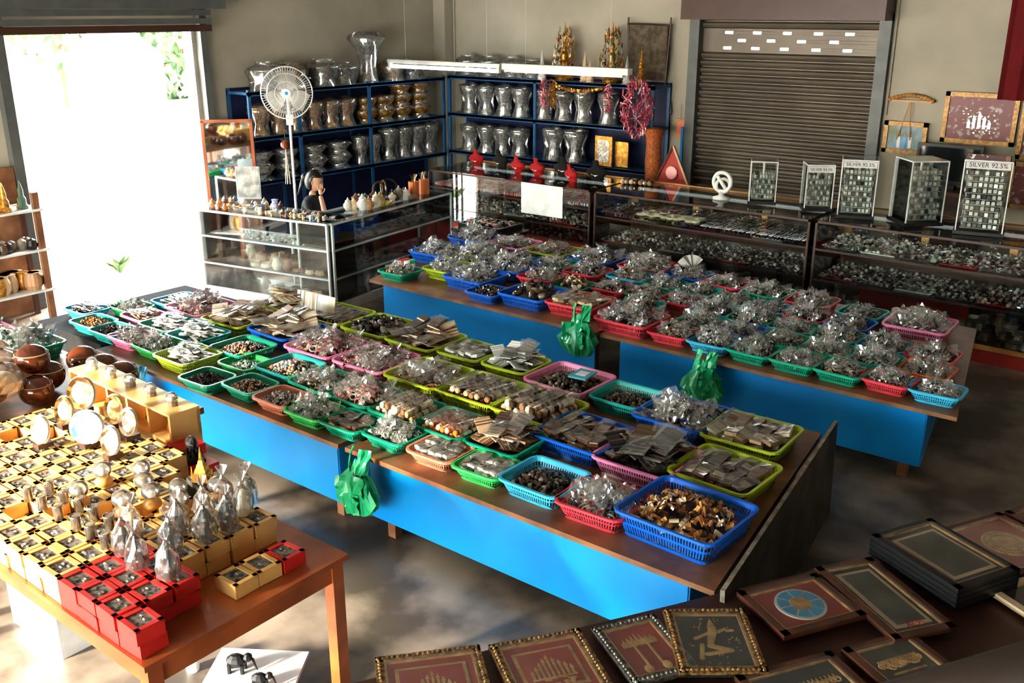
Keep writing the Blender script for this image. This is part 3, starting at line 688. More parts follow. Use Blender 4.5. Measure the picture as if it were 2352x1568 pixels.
b=B(); b.box((0,.008,0),(.56,.012,.95),M("mirror_silver",(.8,.85,.85),.03,m=1,c2=(.78,.83,.83)))
for s_ in(-1,1): b.box((s_*.275,0,0),(.035,.035,.98),redwood); b.box((0,0,s_*.48),(.58,.035,.035),redwood)
b.bx(-.28,-.24,0,.03,-1.28,-.4,darkwood); b.bx(.24,.28,0,.03,-1.28,-.4,darkwood)
b.obj("standing_mirror",(-9.80,6.98,1.28),math.atan2(.45,.38))
b=B(); b.sheet(.26,.36,M("poster_print",(.5,.5,.46),.7,c2=(.2,.2,.2),scale=9),T(0,0,.19)@RX(pi/2),.004,3); b.box((0,.015,.18),(.28,.01,.38),frost); b.box((0,.02,-.45),(.26,.02,.9),darkwood); b.obj("poster_board",(-9.42,6.93,.9),math.radians(40))
# ------------------------------------------------------------------ fan
b=B()
Rf=.29; nsp=60
for i in range(nsp):
    a=2*pi*i/nsp; ca,sa=math.cos(a),math.sin(a)
    pts=[(.05*ca,-.07,.05*sa),(.16*ca,-.085,.16*sa),(.25*ca,-.06,.25*sa),(Rf*ca,0,Rf*sa),(.25*ca,.06,.25*sa),(.05*ca,.09,.05*sa)]
    for p,q in zip(pts,pts[1:]): b.cyl(p,q,.0018,white,3)
for r,y in((Rf,0),(.22,-.075),(.13,-.082),(.22,.07)): b.torus((0,y,0),r,.003 if r<Rf else .007,white,36,4,RX(pi/2))
b.lathe([(.055,0),(.05,.02)],20,white,T(0,-.07,0)@RX(pi/2)); b.lathe([(.02,0),(.018,.01)],12,bluep,T(0,-.09,0)@RX(pi/2))
blm=M("fan_blade_plastic",(.35,.34,.30),.35)
for k in range(3):
    X=RY(k*2*pi/3)
    vs=[];fs=[]
    for i in range(7):
        r=.04+i*.034; w=.04+.075*math.sin(min(1,i/5)*pi*.62)
        vs+=[(-w,-.025,r),(w,.025,r)]
    for i in range(6): fs.append((2*i,2*i+1,2*i+3,2*i+2))
    b.add(vs,fs,blm,X)
b.lathe([(.06,0),(.07,.05),(.06,.14),(.03,.16)],16,white,T(0,.22,0)@RX(pi/2))
b.cyl((0,.16,-.02),(0,.2,-.3),.02,white); b.cyl((0,.2,-.28),(0,.2,-2.05),.016,alu); b.lathe([(.2,-2.09),(.2,-2.06),(.03,-2.03)],20,white,T(0,.2,0))
b.box((0,.19,-.32),(.08,.07,.12),white)
fan=b.obj("pedestal_fan",(-9.12,7.35,2.09),math.radians(48))
b=B(); b.sph((0,0,0),.055,coco,12,8); b.cyl((0,0,.05),(0,0,.2),.004,darkwood,5)
for k in range(5): b.cyl((0,0,-.05),(.03*math.cos(k*1.3),.03*math.sin(k*1.3),-.45),.0025,tan_i,4)
b.torus((0,0,.06),.05,.003,darkwood,12,4); b.obj("coconut_wind_chime",(-9.0,7.18,1.53))
# ------------------------------------------------------------------ items on white showcase
def pot(b,x,y,z,s,m,k):
    prs=[[(.03,0),(.05,.03),(.055,.06),(.03,.09),(.035,.10),(.028,.105),(.01,.12),(.004,.14)],
         [(.025,0),(.04,.015),(.028,.04),(.045,.07),(.05,.09),(.02,.11),(.006,.13)],
         [(.035,0),(.035,.1),(.03,.1),(.03,.02)],
         [(.03,0),(.06,.02),(.065,.035),(.05,.03),(.02,.01)]]
    b.lathe([(r*s,h*s) for r,h in prs[k]],12,m,T(x,y,z))
    if k==1: b.torus((x,y,z+.06*s),.055*s,.005*s,m,10,4,RX(pi/2))
b=B(); b.X=T(-9.14,6.03,.957)@RZ(math.radians(11.3))
for i in range(105):
    x=R.uniform(.06,1.66); y=R.uniform(.06,.45); s_=R.uniform(.35,.75)
    if x>.85: y*=.6; s_*=.75
    pot(b,x,y,0,s_,R.choice([lac_i,brn_i,sil_i,tan_i,lac_i]),R.randrange(4))
for i in range(4): b.cyl((.9+i*.17,.1,.02),(1.0+i*.17,.2,.02),.020,R.choice([sil_i,brn_i]),8)
b.lathe([(.03,0),(.03,.13),(.038,.14),(.0,.15)],10,M("blue_floral",(.1,.15,.45),.3,c2=(.6,.6,.6),scale=40),T(.92,.2,0))
b.obj("lacquerware_pots")
b=B(); b.X=T(-7.41,6.42,.957)@RZ(math.radians(96.6))
for i in range(19):
    pot(b,.60+i*.05,R.uniform(.1,.42),0,R.uniform(.85,1.25),R.choice([lac_i,sil_i,brn_i,lac_i]),R.choice([0,1,0,1,3]))
for i,x in enumerate((1.62,1.82)):
    pot(b,x,.2,0,1.7,M("orange_cup",(.6,.17,.04),.4),2)
    for k in range(8): b.cyl((x+R.uniform(-.03,.03),.2+R.uniform(-.03,.03),.12),(x+R.uniform(-.06,.06),.2+R.uniform(-.05,.05),.25),.005,brn_i,5)
for i in range(3): b.torus((1.2+.1*i,.38,.12),.09,.012,drk_i,14,5,RX(pi/2)@RY(i))
b.obj("teapots_and_cups")
# ------------------------------------------------------------------ woman seated behind showcase
def woman(x,y,rz,dz=.17):
    root=bpy.data.objects.new("seated_woman",None); S.collection.objects.link(root); root.location=(x,y,dz); root.rotation_euler=(0,0,rz)
    fz=-dz
    V=[(0,0,.36,.13),(0,.02,.50,.12),(0,.03,.64,.125),(0,.035,.74,.10),(0,.05,.81,.045),(0,.06,.88,.042),
       (.15,.03,.745,.05),(.21,.14,.62,.042),(.20,.27,.60,.036),(.13,.22,.74,.03),(.09,.18,.84,.025),
       (-.15,.03,.745,.05),(-.21,.09,.58,.042),(-.17,.27,.50,.036),(-.10,.38,.50,.028),
       (.09,.04,.36,.085),(.11,.40,.36,.07),(.11,.44,.14,.05),(.11,.42,fz+.07,.035),(.11,.52,fz+.035,.03),
       (-.09,.04,.36,.085),(-.11,.40,.36,.07),(-.11,.44,.14,.05),(-.11,.42,fz+.07,.035),(-.11,.52,fz+.035,.03)]
    E=[(0,1),(1,2),(2,3),(3,4),(4,5),(3,6),(6,7),(7,8),(8,9),(9,10),(3,11),(11,12),(12,13),(13,14),(0,15),(15,16),(16,17),(17,18),(18,19),(0,20),(20,21),(21,22),(22,23),(23,24)]
    def skinmesh(V,E,name,sub=2):
        me=bpy.data.meshes.new(name); me.from_pydata([v[:3] for v in V],E,[]); o=bpy.data.objects.new(name,me); S.collection.objects.link(o)
        md=o.modifiers.new("s",'SKIN')
        for i,v in enumerate(V): me.skin_vertices[0].data[i].radius=(v[3],v[3])
        me.skin_vertices[0].data[0].use_root=True
        sb=o.modifiers.new("u",'SUBSURF'); sb.levels=sub; sb.render_levels=sub
        dg=bpy.context.evaluated_depsgraph_get(); dg.update(); ev=o.evaluated_get(dg)
        m2=bpy.data.meshes.new_from_object(ev); bpy.data.objects.remove(o); m2.name=name
        return m2
    m2=skinmesh(V,E,"body")
    for mm in(M("black_top",(.012,.012,.014),.8),skin,M("dark_jeans",(.02,.03,.06),.8)): m2.materials.append(mm)
    for p in m2.polygons:
        c=p.center; k=0
        if c.z<.42 and (c.y>.02 or c.z<.38): k=2
        if c.z>.83 or (abs(c.x)>.05 and c.y>.17 and c.z>.45): k=1
        if c.z<fz+.08: k=0
        p.material_index=k; p.use_smooth=True
    link("body",m2,parent=root)
    def hand(pw,direc,up,nm):
        d=Vector(direc).normalized(); u=Vector(up).normalized(); s_=d.cross(u).normalized(); p=Vector(pw)
        V=[(*p,.02),(*(p+d*.04),.024),(*(p+d*.075),.022)];E=[(0,1),(1,2)]
        for k,(o_,L) in enumerate(((-.027,.062),(-.009,.072),(.009,.068),(.027,.052))):
            a=p+d*.072+s_*o_; j1=a+d*L*.5-u*.006; j2=a+d*L*.85-u*.022
            i=len(V); V+=[(*a,.009),(*j1,.0085),(*j2,.007)]; E+=[(2,i),(i,i+1),(i+1,i+2)]
        a=p+d*.025+s_*-.025; i=len(V); V+=[(*a,.010),(*(a+d*.03-s_*.022),.009),(*(a+d*.055-s_*.026-u*.01),.008)]; E+=[(1,i),(i,i+1),(i+1,i+2)]
        m=skinmesh(V,E,nm,1); m.materials.append(skin)
        for q in m.polygons:q.use_smooth=True
        link(nm,m,parent=root)
    hand((.09,.18,.84),(-.25,-.05,1),(-.8,-.3,0),"hand_right"); hand((-.10,.38,.50),(.35,1,-.2),(0,.2,1),"hand_left")
    b=B(); hc=Vector((0,.085,.985)); tilt=T(*hc)@RX(-.25)@Matrix.Diagonal((1.08,1.08,1.08,1))
    n,k=24,16;vs=[];fs=[]
    for j in range(k+1):
        ph=pi*j/k
        for i in range(n):
            a=2*pi*i/n; x_=math.sin(ph)*math.cos(a);y_=math.sin(ph)*math.sin(a);z_=math.cos(ph)
            w=.073*(1-.22*max(0,-z_)); dd=.092*(1-.1*max(0,-z_)); X_=x_*w; Y_=y_*dd; Z_=z_*.112
            if y_>0:
                Y_+= .016*math.exp(-((X_/.012)**2)-(((Z_+.015)/.02)**2))+.010*math.exp(-((X_/.02)**2)-(((Z_+.085)/.02)**2))-.007*(math.exp(-(((abs(X_)-.03)/.014)**2)-((Z_-.01)/.012)**2))
            vs.append((X_,Y_,Z_))
    for j in range(k):
        for i in range(n): fs.append((j*n+i,(j+1)*n+i,(j+1)*n+(i+1)%n,j*n+(i+1)%n))
    b.add(vs,fs,skin,tilt)
    for s_ in(-1,1):
        b.sph((s_*.03,.078,.01),.009,hairm,8,6,(1.5,.6,.6),tilt); b.sph((s_*.074,0,-.005),.02,skin,8,6,(.4,.8,1.3),tilt); b.box((s_*.03,.088,.028),(.028,.006,.005),hairm,tilt)
    b.sph((0,.088,-.05),.016,M("lips",(.35,.1,.09),.5),8,5,(1.1,.5,.35),tilt)
    b.obj("head",parent=root,smooth=True)
    b=B(); vs=[];fs=[]
    for j in range(k+1):
        ph=pi*.78*j/k
        for i in range(n):
            a=2*pi*i/n; x_=math.sin(ph)*math.cos(a);y_=math.sin(ph)*math.sin(a);z_=math.cos(ph)
            Y_=y_*.104
            if y_>0: Y_*= (.98 if z_>.45 else .15)
            vs.append((x_*.085,Y_-.006,z_*.122))
    for j in range(k):
        for i in range(n): fs.append((j*n+i,(j+1)*n+i,(j+1)*n+(i+1)%n,j*n+(i+1)%n))
    b.add(vs,fs,hairm,tilt); b.sph((0,-.11,.01),.045,hairm,12,8,(1,.9,1),tilt); b.cyl(tuple(tilt@Vector((0,-.12,0))),tuple(tilt@Vector((0,-.15,-.2))),.03,hairm,8,.01)
    b.obj("hair",parent=root,smooth=True)
    b=B(); h=.22+dz; b.lathe([(.16,h-.03),(.17,h-.01),(.16,h+.01),(.05,h+.012)],18,redwood)
    for i in range(4):
        a=pi/4+i*pi/2; b.cyl((.11*math.cos(a),.11*math.sin(a),h-.02),(.15*math.cos(a),.15*math.sin(a),0),.015,redwood,8)
    b.obj("wooden_stool",(x,y,0),rz)
woman(-8.66,7.18,math.radians(-62))
# ------------------------------------------------------------------ left small shelf unit
b=B()
for z in (.33,.74,1.14): b.bx(-9.98,-9.5,3.3,4.55,z-.02,z,white)
for y in (3.32,4.5): b.bx(-9.9,-9.85,y-.02,y+.02,0,1.2,darkwood); b.bx(-9.58,-9.53,y-.03,y+.03,0,1.3,wood)
b.bx(-10.05,-10.0,3.3,4.55,0,1.5,wood)
b.obj("white_side_shelf")
b=B()
for z,m,k in((.33,brn_i,0),(.74,drk_i,1),(1.14,org_i,2)):
    for i in range(40):
        x=R.uniform(-9.88,-9.58); y=R.uniform(3.4,4.44)
        if k==2: b.lathe([(.055,0),(.06,.02),(.04,.05),(.042,.1),(.025,.13),(.025,.19),(.002,.28)],10,R.choice([gold,org_i,grn_i,brn_i]),T(x,y,z))
        else: b.lathe([(.05,0),(.07,.05),(.07,.12),(.05,.17),(.06,.18)] if k==0 else [(.04,0),(.055,.04),(.04,.09),(.01,.11)],12,gold if k==0 and i%3==0 else m,T(x,y,z))
b.obj("shelf_figurines")
# ------------------------------------------------------------------ foreground wood table
b=B(); x0,x1,y0,y1=-4.75,-2.86,1.47,2.46
b.bx(x0,x1,y0,y1,.725,.75,redwood); b.bx(x0+.03,x1-.03,y0+.03,y0+.055,.63,.725,redwood); b.bx(x0+.03,x1-.03,y1-.055,y1-.03,.63,.725,redwood); b.bx(x1-.055,x1-.03,y0+.03,y1-.03,.63,.725,redwood)
for x in(x0+.05,x1-.05):
    for y in(y0+.05,y1-.05): b.bx(x-.03,x+.03,y-.03,y+.03,0,.725,redwood)
b.obj("wooden_table")
b=B(); b.bx(-7.3,-4.77,1.47,3.05,.71,.75,wood)
for x in(-7.2,-4.87):
    for y in(1.57,2.95): b.bx(x-.03,x+.03,y-.03,y+.03,0,.71,wood)
b.obj("wooden_table")
win=M("box_window",(.05,.045,.045),.12,c2=(.22,.19,.16),scale=45,lo=.45,hi=.6)
bb=B()
def gbox(x,y,z,m,rz=0,w=.135,d=.115,h=.055):
    X=T(x,y,z)@RZ(rz)
    bb.box((0,0,h/2),(w,d,h),m,X)
    t=.02
    bb.box((0,0,h+.001),(w-2*t,d-2*t,.002),win,X)
    for s_ in(-1,1): bb.box((s_*(w/2-t/2),0,h+.004),(t,d,.008),m,X); bb.box((0,s_*(d/2-t/2),h+.004),(w,t,.008),m,X)
    for k in range(3): bb.box((R.uniform(-.03,.03),R.uniform(-.018,.018),h+.004),(.016,.006,.004),sil_i,X@RZ(0))
def put(x,y,n,m):
    for k in range(n): gbox(x+R.uniform(-.004,.004),y+R.uniform(-.004,.004),.752+k*.063,m,R.uniform(-.03,.03))
gx,gy=.143,.123
for i in range(24):
    x=-2.97-i*gx
    for j in range(8):
        y=1.54+j*gy
        if i<4 and j<=2:
            if i==0 and j>0: continue
            put(x,y,2,redbox); continue
        if i<2: continue
        if i==2 and (j<3 or j>6): continue
        if i==3 and j>6: continue
        if i<8 and j==7: continue
        if i in(4,5,6) and j==6: continue
        if i>15 and j>3: continue
        n=1 if (i+j)%9==0 else 2
        put(x,y,n,yellowbox)
for j in(4,5,6): put(-3.02,1.54+j*gy-.04,1,yellowbox if j!=6 else redbox)
X=T(-4.9,2.68,.752)@RZ(-.03)
bb.bx(-.55,.55,-.09,.09,0,.05,yellowbox,X); bb.bx(-.55,.55,.07,.09,.05,.2,yellowbox,X); bb.bx(-.55,.55,-.09,.09,.2,.215,yellowbox,X)
for k in range(6): bb.bx(-.55+k*.216,-.53+k*.216,-.09,.09,.05,.2,yellowbox,X)
for k in range(5):
    bb.lathe([(.03,0),(.045,.04),(.03,.08),(.02,.11)],10,coco,X@T(-.43+k*.216,0,.05))
    bb.sph((0,0,.04),.035,film,12,8,(1,1,1),X@T(-.43+k*.216,0,.216)); bb.lathe([(.03,0),(.03,.02),(.015,.05)],10,sil_i,X@T(-.43+k*.216,0,.216))
bb.box((-4.10,2.54,.775),(.22,.13,.05),redbox); bb.box((-4.3,2.62,.78),(.16,.13,.06),redbox)
bb.obj("souvenir_gift_boxes")
zt=.75+2*.063+.01
b=B()
for x,y in((-4.05,2.02),(-3.92,2.14),(-3.80,2.08),(-3.68,2.04),(-3.50,2.26),(-3.62,2.14),(-3.52,2.08),(-3.95,1.85),(-3.72,1.92)):
    b.lathe([(.04,0),(.042,.02),(.03,.035),(.025,.04)],14,goldwood,T(x,y,zt)); b.sph((x,y,zt+.075),.042,film,16,10); b.sph((x,y,zt+.06),.02,wht_i,8,6)
b.obj("snow_globes",smooth=True)
b=B()
for i in range(12):
    x=-4.15+(i%6)*.13+R.uniform(-.02,.02); y=1.72+(i//6)*.09
    b.lathe([(.02,0),(.022,.06),(.025,.07),(.022,.07),(.018,.01)],12,film,T(x,y,zt)); b.lathe([(.017,.002),(.019,.04)],8,sil_i,T(x,y,zt))
b.obj("shot_glasses",smooth=True)
b=B()
for x,y in((-3.27,1.87),(-3.12,1.76),(-3.38,1.98),(-3.25,2.02),(-3.28,1.72),(-3.25,2.13),(-3.30,2.25),(-3.40,2.12),(-3.42,2.24),(-3.36,2.32),(-3.5,1.84),(-3.42,1.75)):
    z_=zt
    b.lathe([(.028,0),(.03,.03),(.022,.06),(.02,.09),(.008,.12)],10,R.choice([sil_i,brn_i,drk_i,tan_i]),T(x,y,z_))
    for k in range(10):
        a=R.uniform(0,6.28); b.sph((x+.022*math.cos(a),y+.022*math.sin(a),z_+R.uniform(.01,.10)),.008,brn_i if k%2 else wht_i,6,4)
    b.crumple([(.045,0),(.048,.05),(.04,.10),(.012,.145),(.006,.16),(.025,.20)],14,film,random.Random(int(x*999)),.15,x,y,z_)
b.obj("bagged_figurines")
b=B(); platebl=M("blue_plate_print",(.1,.35,.6),.3,c2=(.7,.75,.7),scale=14); ovw=M("oval_plaque",(.70,.62,.5),.3,c2=(.25,.14,.06),scale=26,lo=.45,hi=.55); ovg=M("gold_oval_plaque",(.55,.34,.12),.25,m=.4,c2=(.16,.08,.03),scale=26,lo=.45,hi=.55)
for x,y,r,sc,m in((-4.5,2.2,.085,(1,1,1),platebl),(-4.82,2.25,.06,(.8,1.25,1),ovg),(-4.62,2.42,.065,(.8,1.2,1),ovg),(-4.42,2.38,.06,(.75,1.2,1),ovw),(-4.68,2.05,.06,(.75,1.2,1),ovw),(-4.28,2.2,.06,(.75,1.2,1),ovw),(-4.95,2.42,.075,(1,1.2,1),ovg)):
    X=T(x,y,zt+.02+r*sc[1])@RZ(math.radians(38))@RX(pi/2-.25)@Matrix.Diagonal((*sc,1))
    b.lathe([(r*.6,0),(r,.012),(r,.018),(r*.7,.008)],24,m,X); b.torus((0,0,0),r,.006,white,24,4,X)
    b.box((x,y,zt+.012),(.06,.08,.024),darkwood)
b.obj("souvenir_plates_on_stands")
b=B(); b.box((0,0,.06),(.2,.1,.12),steelg); b.box((0,0,.125),(.18,.09,.01),black)
for i in range(5): b.lathe([(.06-.010*i,0),(.053-.010*i,.02)],4,gold,T(-.02,0,.13+i*.02))
b.cyl((-.02,0,.23),(-.02,0,.30),.010,gold,6,.001)
for k in range(4): b.cyl((-.06+.08*(k%2),-.035+.07*(k//2),.13),(-.06+.08*(k%2),-.035+.07*(k//2),.19),.008,gold,5,.001)
b.box((.16,.02,.03),(.12,.09,.06),black); b.obj("temple_model",(-3.72,2.34,.752),-.2)
b=B(); b.box((0,0,.01),(.16,.1,.02),black); b.sph((0,0,.09),.035,black,10,6,(1.4,.9,1)); b.sph((.055,0,.12),.02,black,8,5)
for k in range(4): b.cyl((-.03+.06*(k%2),-.015+.03*(k//2),.07),(-.03+.06*(k%2),-.015+.03*(k//2),.02),.008,black,6)
b.obj("elephant_figurine",(-4.12,2.54,.801),-.4)
b=B()
for x,y,z,r in((-5.75,2.62,.85,.10),(-5.56,2.45,.85,.10),(-5.6,2.90,.85,.10),(-5.38,2.90,.85,.10),(-5.66,2.50,1.01,.10),(-5.85,2.9,.85,.10)):
    b.sph((x,y,z),r,coco,22,14,(1,1,.92)); b.torus((x,y,z+.04),r*.93,.004,tan_i,22,4)
b.obj("polished_coconut_bowls",smooth=True)
b=B(); rr_=random.Random(4)
for x,y in((-5.60,2.28),(-5.85,2.40),(-6.1,2.45),(-5.75,2.12),(-5.95,2.18),(-6.25,2.2),(-5.80,1.92),(-5.55,2.10)):
    b.sph((x,y,.94),.085,brn_i if R.random()<.5 else coco,14,9,(1,1,.8)); b.sph((x+.03,y-.05,.90),.06,tan_i,10,7)
    b.crumple([(.10,0),(.12,.03),(.125,.08),(.11,.13),(.08,.16),(.03,.18)],22,film,rr_,.10,x,y,.88)
b.obj("wrapped_craft_bags")
basket(-6.50,2.80,'L','g','P','g',z0=.75); basket(-7.03,2.72,'L','p','P','p',z0=.75)
b=B(); b.box((0,0,.12),(.42,.36,.02),white); b.box((0,0,.055),(.3,.25,.11),white)
for dx,dy,s_ in((-.08,.02,1),(.06,-.08,.8)):
    b.sph((dx,dy,.13+.055*s_),.035*s_,black,10,6,(1.4,.9,1)); b.sph((dx+.055*s_,dy,.13+.075*s_),.022*s_,black,8,6)
    for k in range(4): b.cyl((dx+(-.03+.06*(k%2))*s_,dy+(-.02+.04*(k//2))*s_,.13+.045*s_),(dx+(-.03+.06*(k%2))*s_,dy+(-.02+.04*(k//2))*s_,.13),.010*s_,black,6)
    b.cyl((dx+.075*s_,dy,.13+.07*s_),(dx+.095*s_,dy,.13+.01*s_),.007*s_,black,6,.003)
b.obj("tray_with_elephants",(-3.22,2.16,0),.6)
b=B(); b.lathe([(.03,0),(.04,.1),(.042,.1),(.042,.12),(.0,.12)],16,white); b.torus((0,0,.11),.04,.006,greenbag,16,4); b.obj("plastic_tub",(-3.62,2.10,0))
b=B(); b.bx(0,.5,0,.4,0,.5,paper); b.bx(-.02,.52,-.02,.42,.5,.52,paper); b.obj("storage_box",(-4.68,1.75,0))
# ------------------------------------------------------------------ framed pictures at lower right
b=B(); X=T(-2.50,1.95,0)@RZ(math.radians(60))
b.bx(-.3,4.3,-1.0,-.02,.50,.54,darkwood,X)
for x in(-.2,2,4.2):
    for y in(-.95,-.1): b.bx(x-.03,x+.03,y-.03,y+.03,0,.5,darkwood,X)
b.obj("low_picture_bench")
ornate=M("ornate_gilt_frame",(.50,.31,.12),.35,m=.4,c2=(.14,.07,.03),scale=50,bump=.8,bscale=90)
pewter=M("pewter_frame",(.30,.28,.24),.35,m=.4,c2=(.08,.07,.06),scale=50,bump=.8,bscale=90)
brownf=M("brown_frame",(.13,.05,.03),.35,c2=(.06,.025,.015))
goldp=M("gold_relief",(.72,.46,.18),.4,m=.35,scale=20,c2=(.45,.26,.09))
redf=M("red_felt",(.34,.03,.014),.85); blkf=M("black_felt",(.035,.04,.038),.85); beige=M("beige_mat",(.60,.46,.30),.8); scene_g=M("dark_print",(.08,.085,.06),.6,c2=(.04,.04,.03),scale=8)
rimw=M("round_plate_rim",(.75,.75,.68),.4); bl=M("round_plate_blue",(.05,.35,.6),.4)
def fpic(A,Bp,L,z,fm,bg,deco,t=.035,layers=1):
    A=Vector((*A,0));Bp=Vector((*Bp,0)); d=(Bp-A); W=d.length; a=math.atan2(d.y,d.x)
    b=B()
    for k in range(layers):
        zz=k*.026
        b.box((W/2,-L/2,zz+.006),(W,L,.012),bg)
        for s_ in(0,1):
            b.box((t/2 if s_==0 else W-t/2,-L/2,zz+.012),(t,L,.024),fm); b.box((W/2,-t/2 if s_==0 else -L+t/2,zz+.012),(W-.001,t,.024),fm)
            b.box((t+.003 if s_==0 else W-t-.003,-L/2,zz+.016),(.006,L-2*t,.012),goldp); b.box((W/2,-t-.003 if s_==0 else -L+t+.003,zz+.016),(W-2*t,.006,.012),goldp)
        if fm is ornate or fm is pewter:
            for q in range(int(W/.02)):
                for yy in(-t*.45,-L+t*.45): b.sph((.01+q*.02,yy,zz+.024),.008,fm,6,4)
            for q in range(int(L/.02)):
                for xx in(t*.45,W-t*.45): b.sph((xx,-.01-q*.02,zz+.024),.008,fm,6,4)
    zz=(layers-1)*.026+.013; c=(W/2,-L/2)
    if deco=='mat':
        b.box((c[0],c[1],zz),(W-.12,L-.14,.004),beige); b.box((c[0],c[1],zz+.003),(W-.16,L-.18,.004),scene_g)
    if deco=='inner':
        b.box((c[0],c[1],zz),(W-.14,L-.16,.004),goldp); b.box((c[0],c[1],zz+.003),(W-.17,L-.19,.004),redf)
        for i in range(9):
            hh=.03+.08*(1-abs(i-4)/4); xx=c[0]-.08+i*.02
            b.box((xx,c[1]-.06+hh/2,zz+.006),(.009,hh,.004),goldp); b.add([(xx-.01,c[1]-.06+hh,zz+.009),(xx+.01,c[1]-.06+hh,zz+.009),(xx,c[1]-.03+hh,zz+.009)],[(0,1,2)],goldp)
        for i in range(26): b.sph((c[0]+R.uniform(-.09,.09),c[1]-.06-R.uniform(0,.05),zz+.005),R.uniform(.004,.010),goldp,6,4,(1.4,1,.4))
        b.box((c[0],c[1]-.062,zz+.006),(.18,.008,.004),goldp)
    if deco=='round':
        b.lathe([(.11,0),(.11,.006)],32,rimw,T(c[0],c[1],zz))
        for i in range(8):
            a0=i*pi/4; b.add([(.05*math.cos(a0+.06),.05*math.sin(a0+.06),.008),(.1*math.cos(a0+.04),.1*math.sin(a0+.04),.008),(.1*math.cos(a0+.4),.1*math.sin(a0+.4),.008),(.1*math.cos(a0+.74),.1*math.sin(a0+.74),.008),(.05*math.cos(a0+.72),.05*math.sin(a0+.72),.008)],[(0,1,2,3,4)],bl,T(c[0],c[1],zz))
        b.lathe([(.045,0),(.045,.009)],24,goldp,T(c[0],c[1],zz))
    if deco=='gcirc': b.lathe([(.11,0),(.11,.006),(.10,.008)],32,goldp,T(c[0],c[1],zz)); b.torus((c[0],c[1],zz+.008),.07,.003,ornate,28,4); b.torus((c[0],c[1],zz+.008),.095,.003,ornate,28,4)
    if deco=='spoons':
        for s_ in(-1,1):
            b.box((c[0]+s_*.03,c[1]-.02,zz+.004),(.008,.16,.006),goldp); b.sph((c[0]+s_*.04,c[1]-.12,zz+.004),.02,goldp,12,5,(1,1.3,.25))
        for i in range(7): b.add([(c[0]-.07+i*.02,c[1]+.05,zz+.004),(c[0]-.05+i*.02,c[1]+.05,zz+.004),(c[0]-.06+i*.02,c[1]+.08+.03*(1-abs(i-3)/3),zz+.004)],[(0,1,2)],goldp)
        b.box((c[0],c[1]+.04,zz+.003),(.15,.03,.004),goldp)
    if deco=='figure':
        fr=random.Random(5)
        def blobp(u,v,r,sx=1,sy=1): b.sph((c[0]+u,c[1]+v,zz+.002),r,goldp,10,5,(sx,sy,.2))
        # dancer relief: crowned head, bent torso, raised arm and folded legs
        blobp(.01,.085,.020,1,1.1); b.add([(c[0]-.006,c[1]+.10,zz+.004),(c[0]+.026,c[1]+.10,zz+.004),(c[0]+.012,c[1]+.15,zz+.004)],[(0,1,2)],goldp)
        for i in range(7): blobp(.01-.004*i,.065-.014*i,.018-.001*i,1.2,1)
        for i in range(7): blobp(.03+.010*i,.055+.007*i*(1 if i<4 else .3),.009,1.1,1)
        for i in range(7): blobp(-.01-.010*i,.05-.006*i,.009,1.1,1)
        for i in range(8): blobp(-.015+.010*i,-.035-.004*i,.014,1.3,1)
        for i in range(8): blobp(.055-.013*i,-.065-.003*i,.012,1.3,1)
        for i in range(6): blobp(-.05-.003*i,-.03-.016*i,.011,1,1.2)
        for i in range(40):
            a=fr.uniform(0,6.28); q=fr.uniform(.06,.11); b.box((c[0]+q*math.cos(a),c[1]+q*1.4*math.sin(a),zz+.002),(.005,.005,.004),goldp)
    if deco=='script':
        for i in range(16): b.torus((.08+i*(W-.16)/15,c[1]+.0+R.uniform(-.01,.01),zz+.003),.014,.004,goldp,8,4); b.box((.08+i*(W-.16)/15,c[1]+.02,zz+.003),(.006,.03,.004),goldp)
        for i in range(10): b.box((.1+i*(W-.2)/9,c[1]-.05,zz+.003),(.02,.01,.004),goldp)
    b.bx(.03,W-.03,-L+.03,-.03,zz+.015,zz+.016,picglass)
    o=b.obj("framed_picture",(A.x,A.y,z),a)
    return o,W,L,zz
fpic((-2.42,2.18),(-2.15,2.50),.40,.56,ornate,redf,'inner')
fpic((-2.12,2.52),(-1.90,2.84),.40,.56,ornate,redf,'inner')
fpic((-1.86,2.87),(-1.71,3.12),.38,.56,pewter,redf,'spoons')
fpic((-1.69,3.16),(-1.52,3.46),.42,.57,ornate,blkf,'figure')
fpic((-1.50,3.47),(-1.29,3.83),.34,.57,brownf,redf,'round')
o,W,L_,zz=fpic((-1.31,3.87),(-1.14,4.12),.56,.57,brownf,blkf,'mat')
c=bpy.data.curves.new("writing","FONT"); c.body="AOS"; c.size=.045; c.extrude=.0005; c.materials.append(redf)
t=bpy.data.objects.new("writing",c); S.collection.objects.link(t); t.parent=o; t.location=(.10,-L_+.045,zz+.018)
fpic((-1.17,4.18),(-1.0,4.52),.50,.57,black,blkf,'mat',layers=4)
fpic((-.98,4.56),(-.78,4.95),.45,.57,brownf,redf,'gcirc')
fpic((-.76,4.97),(-.6,5.35),.45,.57,brownf,blkf,'mat')
fpic((-1.26,2.96),(-1.03,3.34),.30,.56,brownf,blkf,'script')
fpic((-1.0,3.38),(-.83,3.67),.30,.56,brownf,scene_g,'script')
fpic((-1.75,2.25),(-1.5,2.65),.36,.56,brownf,redf,'gcirc')
fpic((-.66,4.2),(-.46,4.55),.4,.56,beige,scene_g,'script')
b=B(); b.cyl((-.62,1.10,1.80),(.25,1.10,2.57),.055,railm,12); b.cyl((.2,1.10,2.5),(.2,1.10,0),.03,railm,8)
b.obj("stair_handrail",smooth=True)
b=B(); b.bx(-.3,.3,-.2,.2,0,.03,black)
for s_ in(-1,1): b.bx(-.3,.3,s_*.2-.01,s_*.2+.01,0,.07,black); b.bx(s_*.3-.01,s_*.3+.01,-.2,.2,0,.07,black)
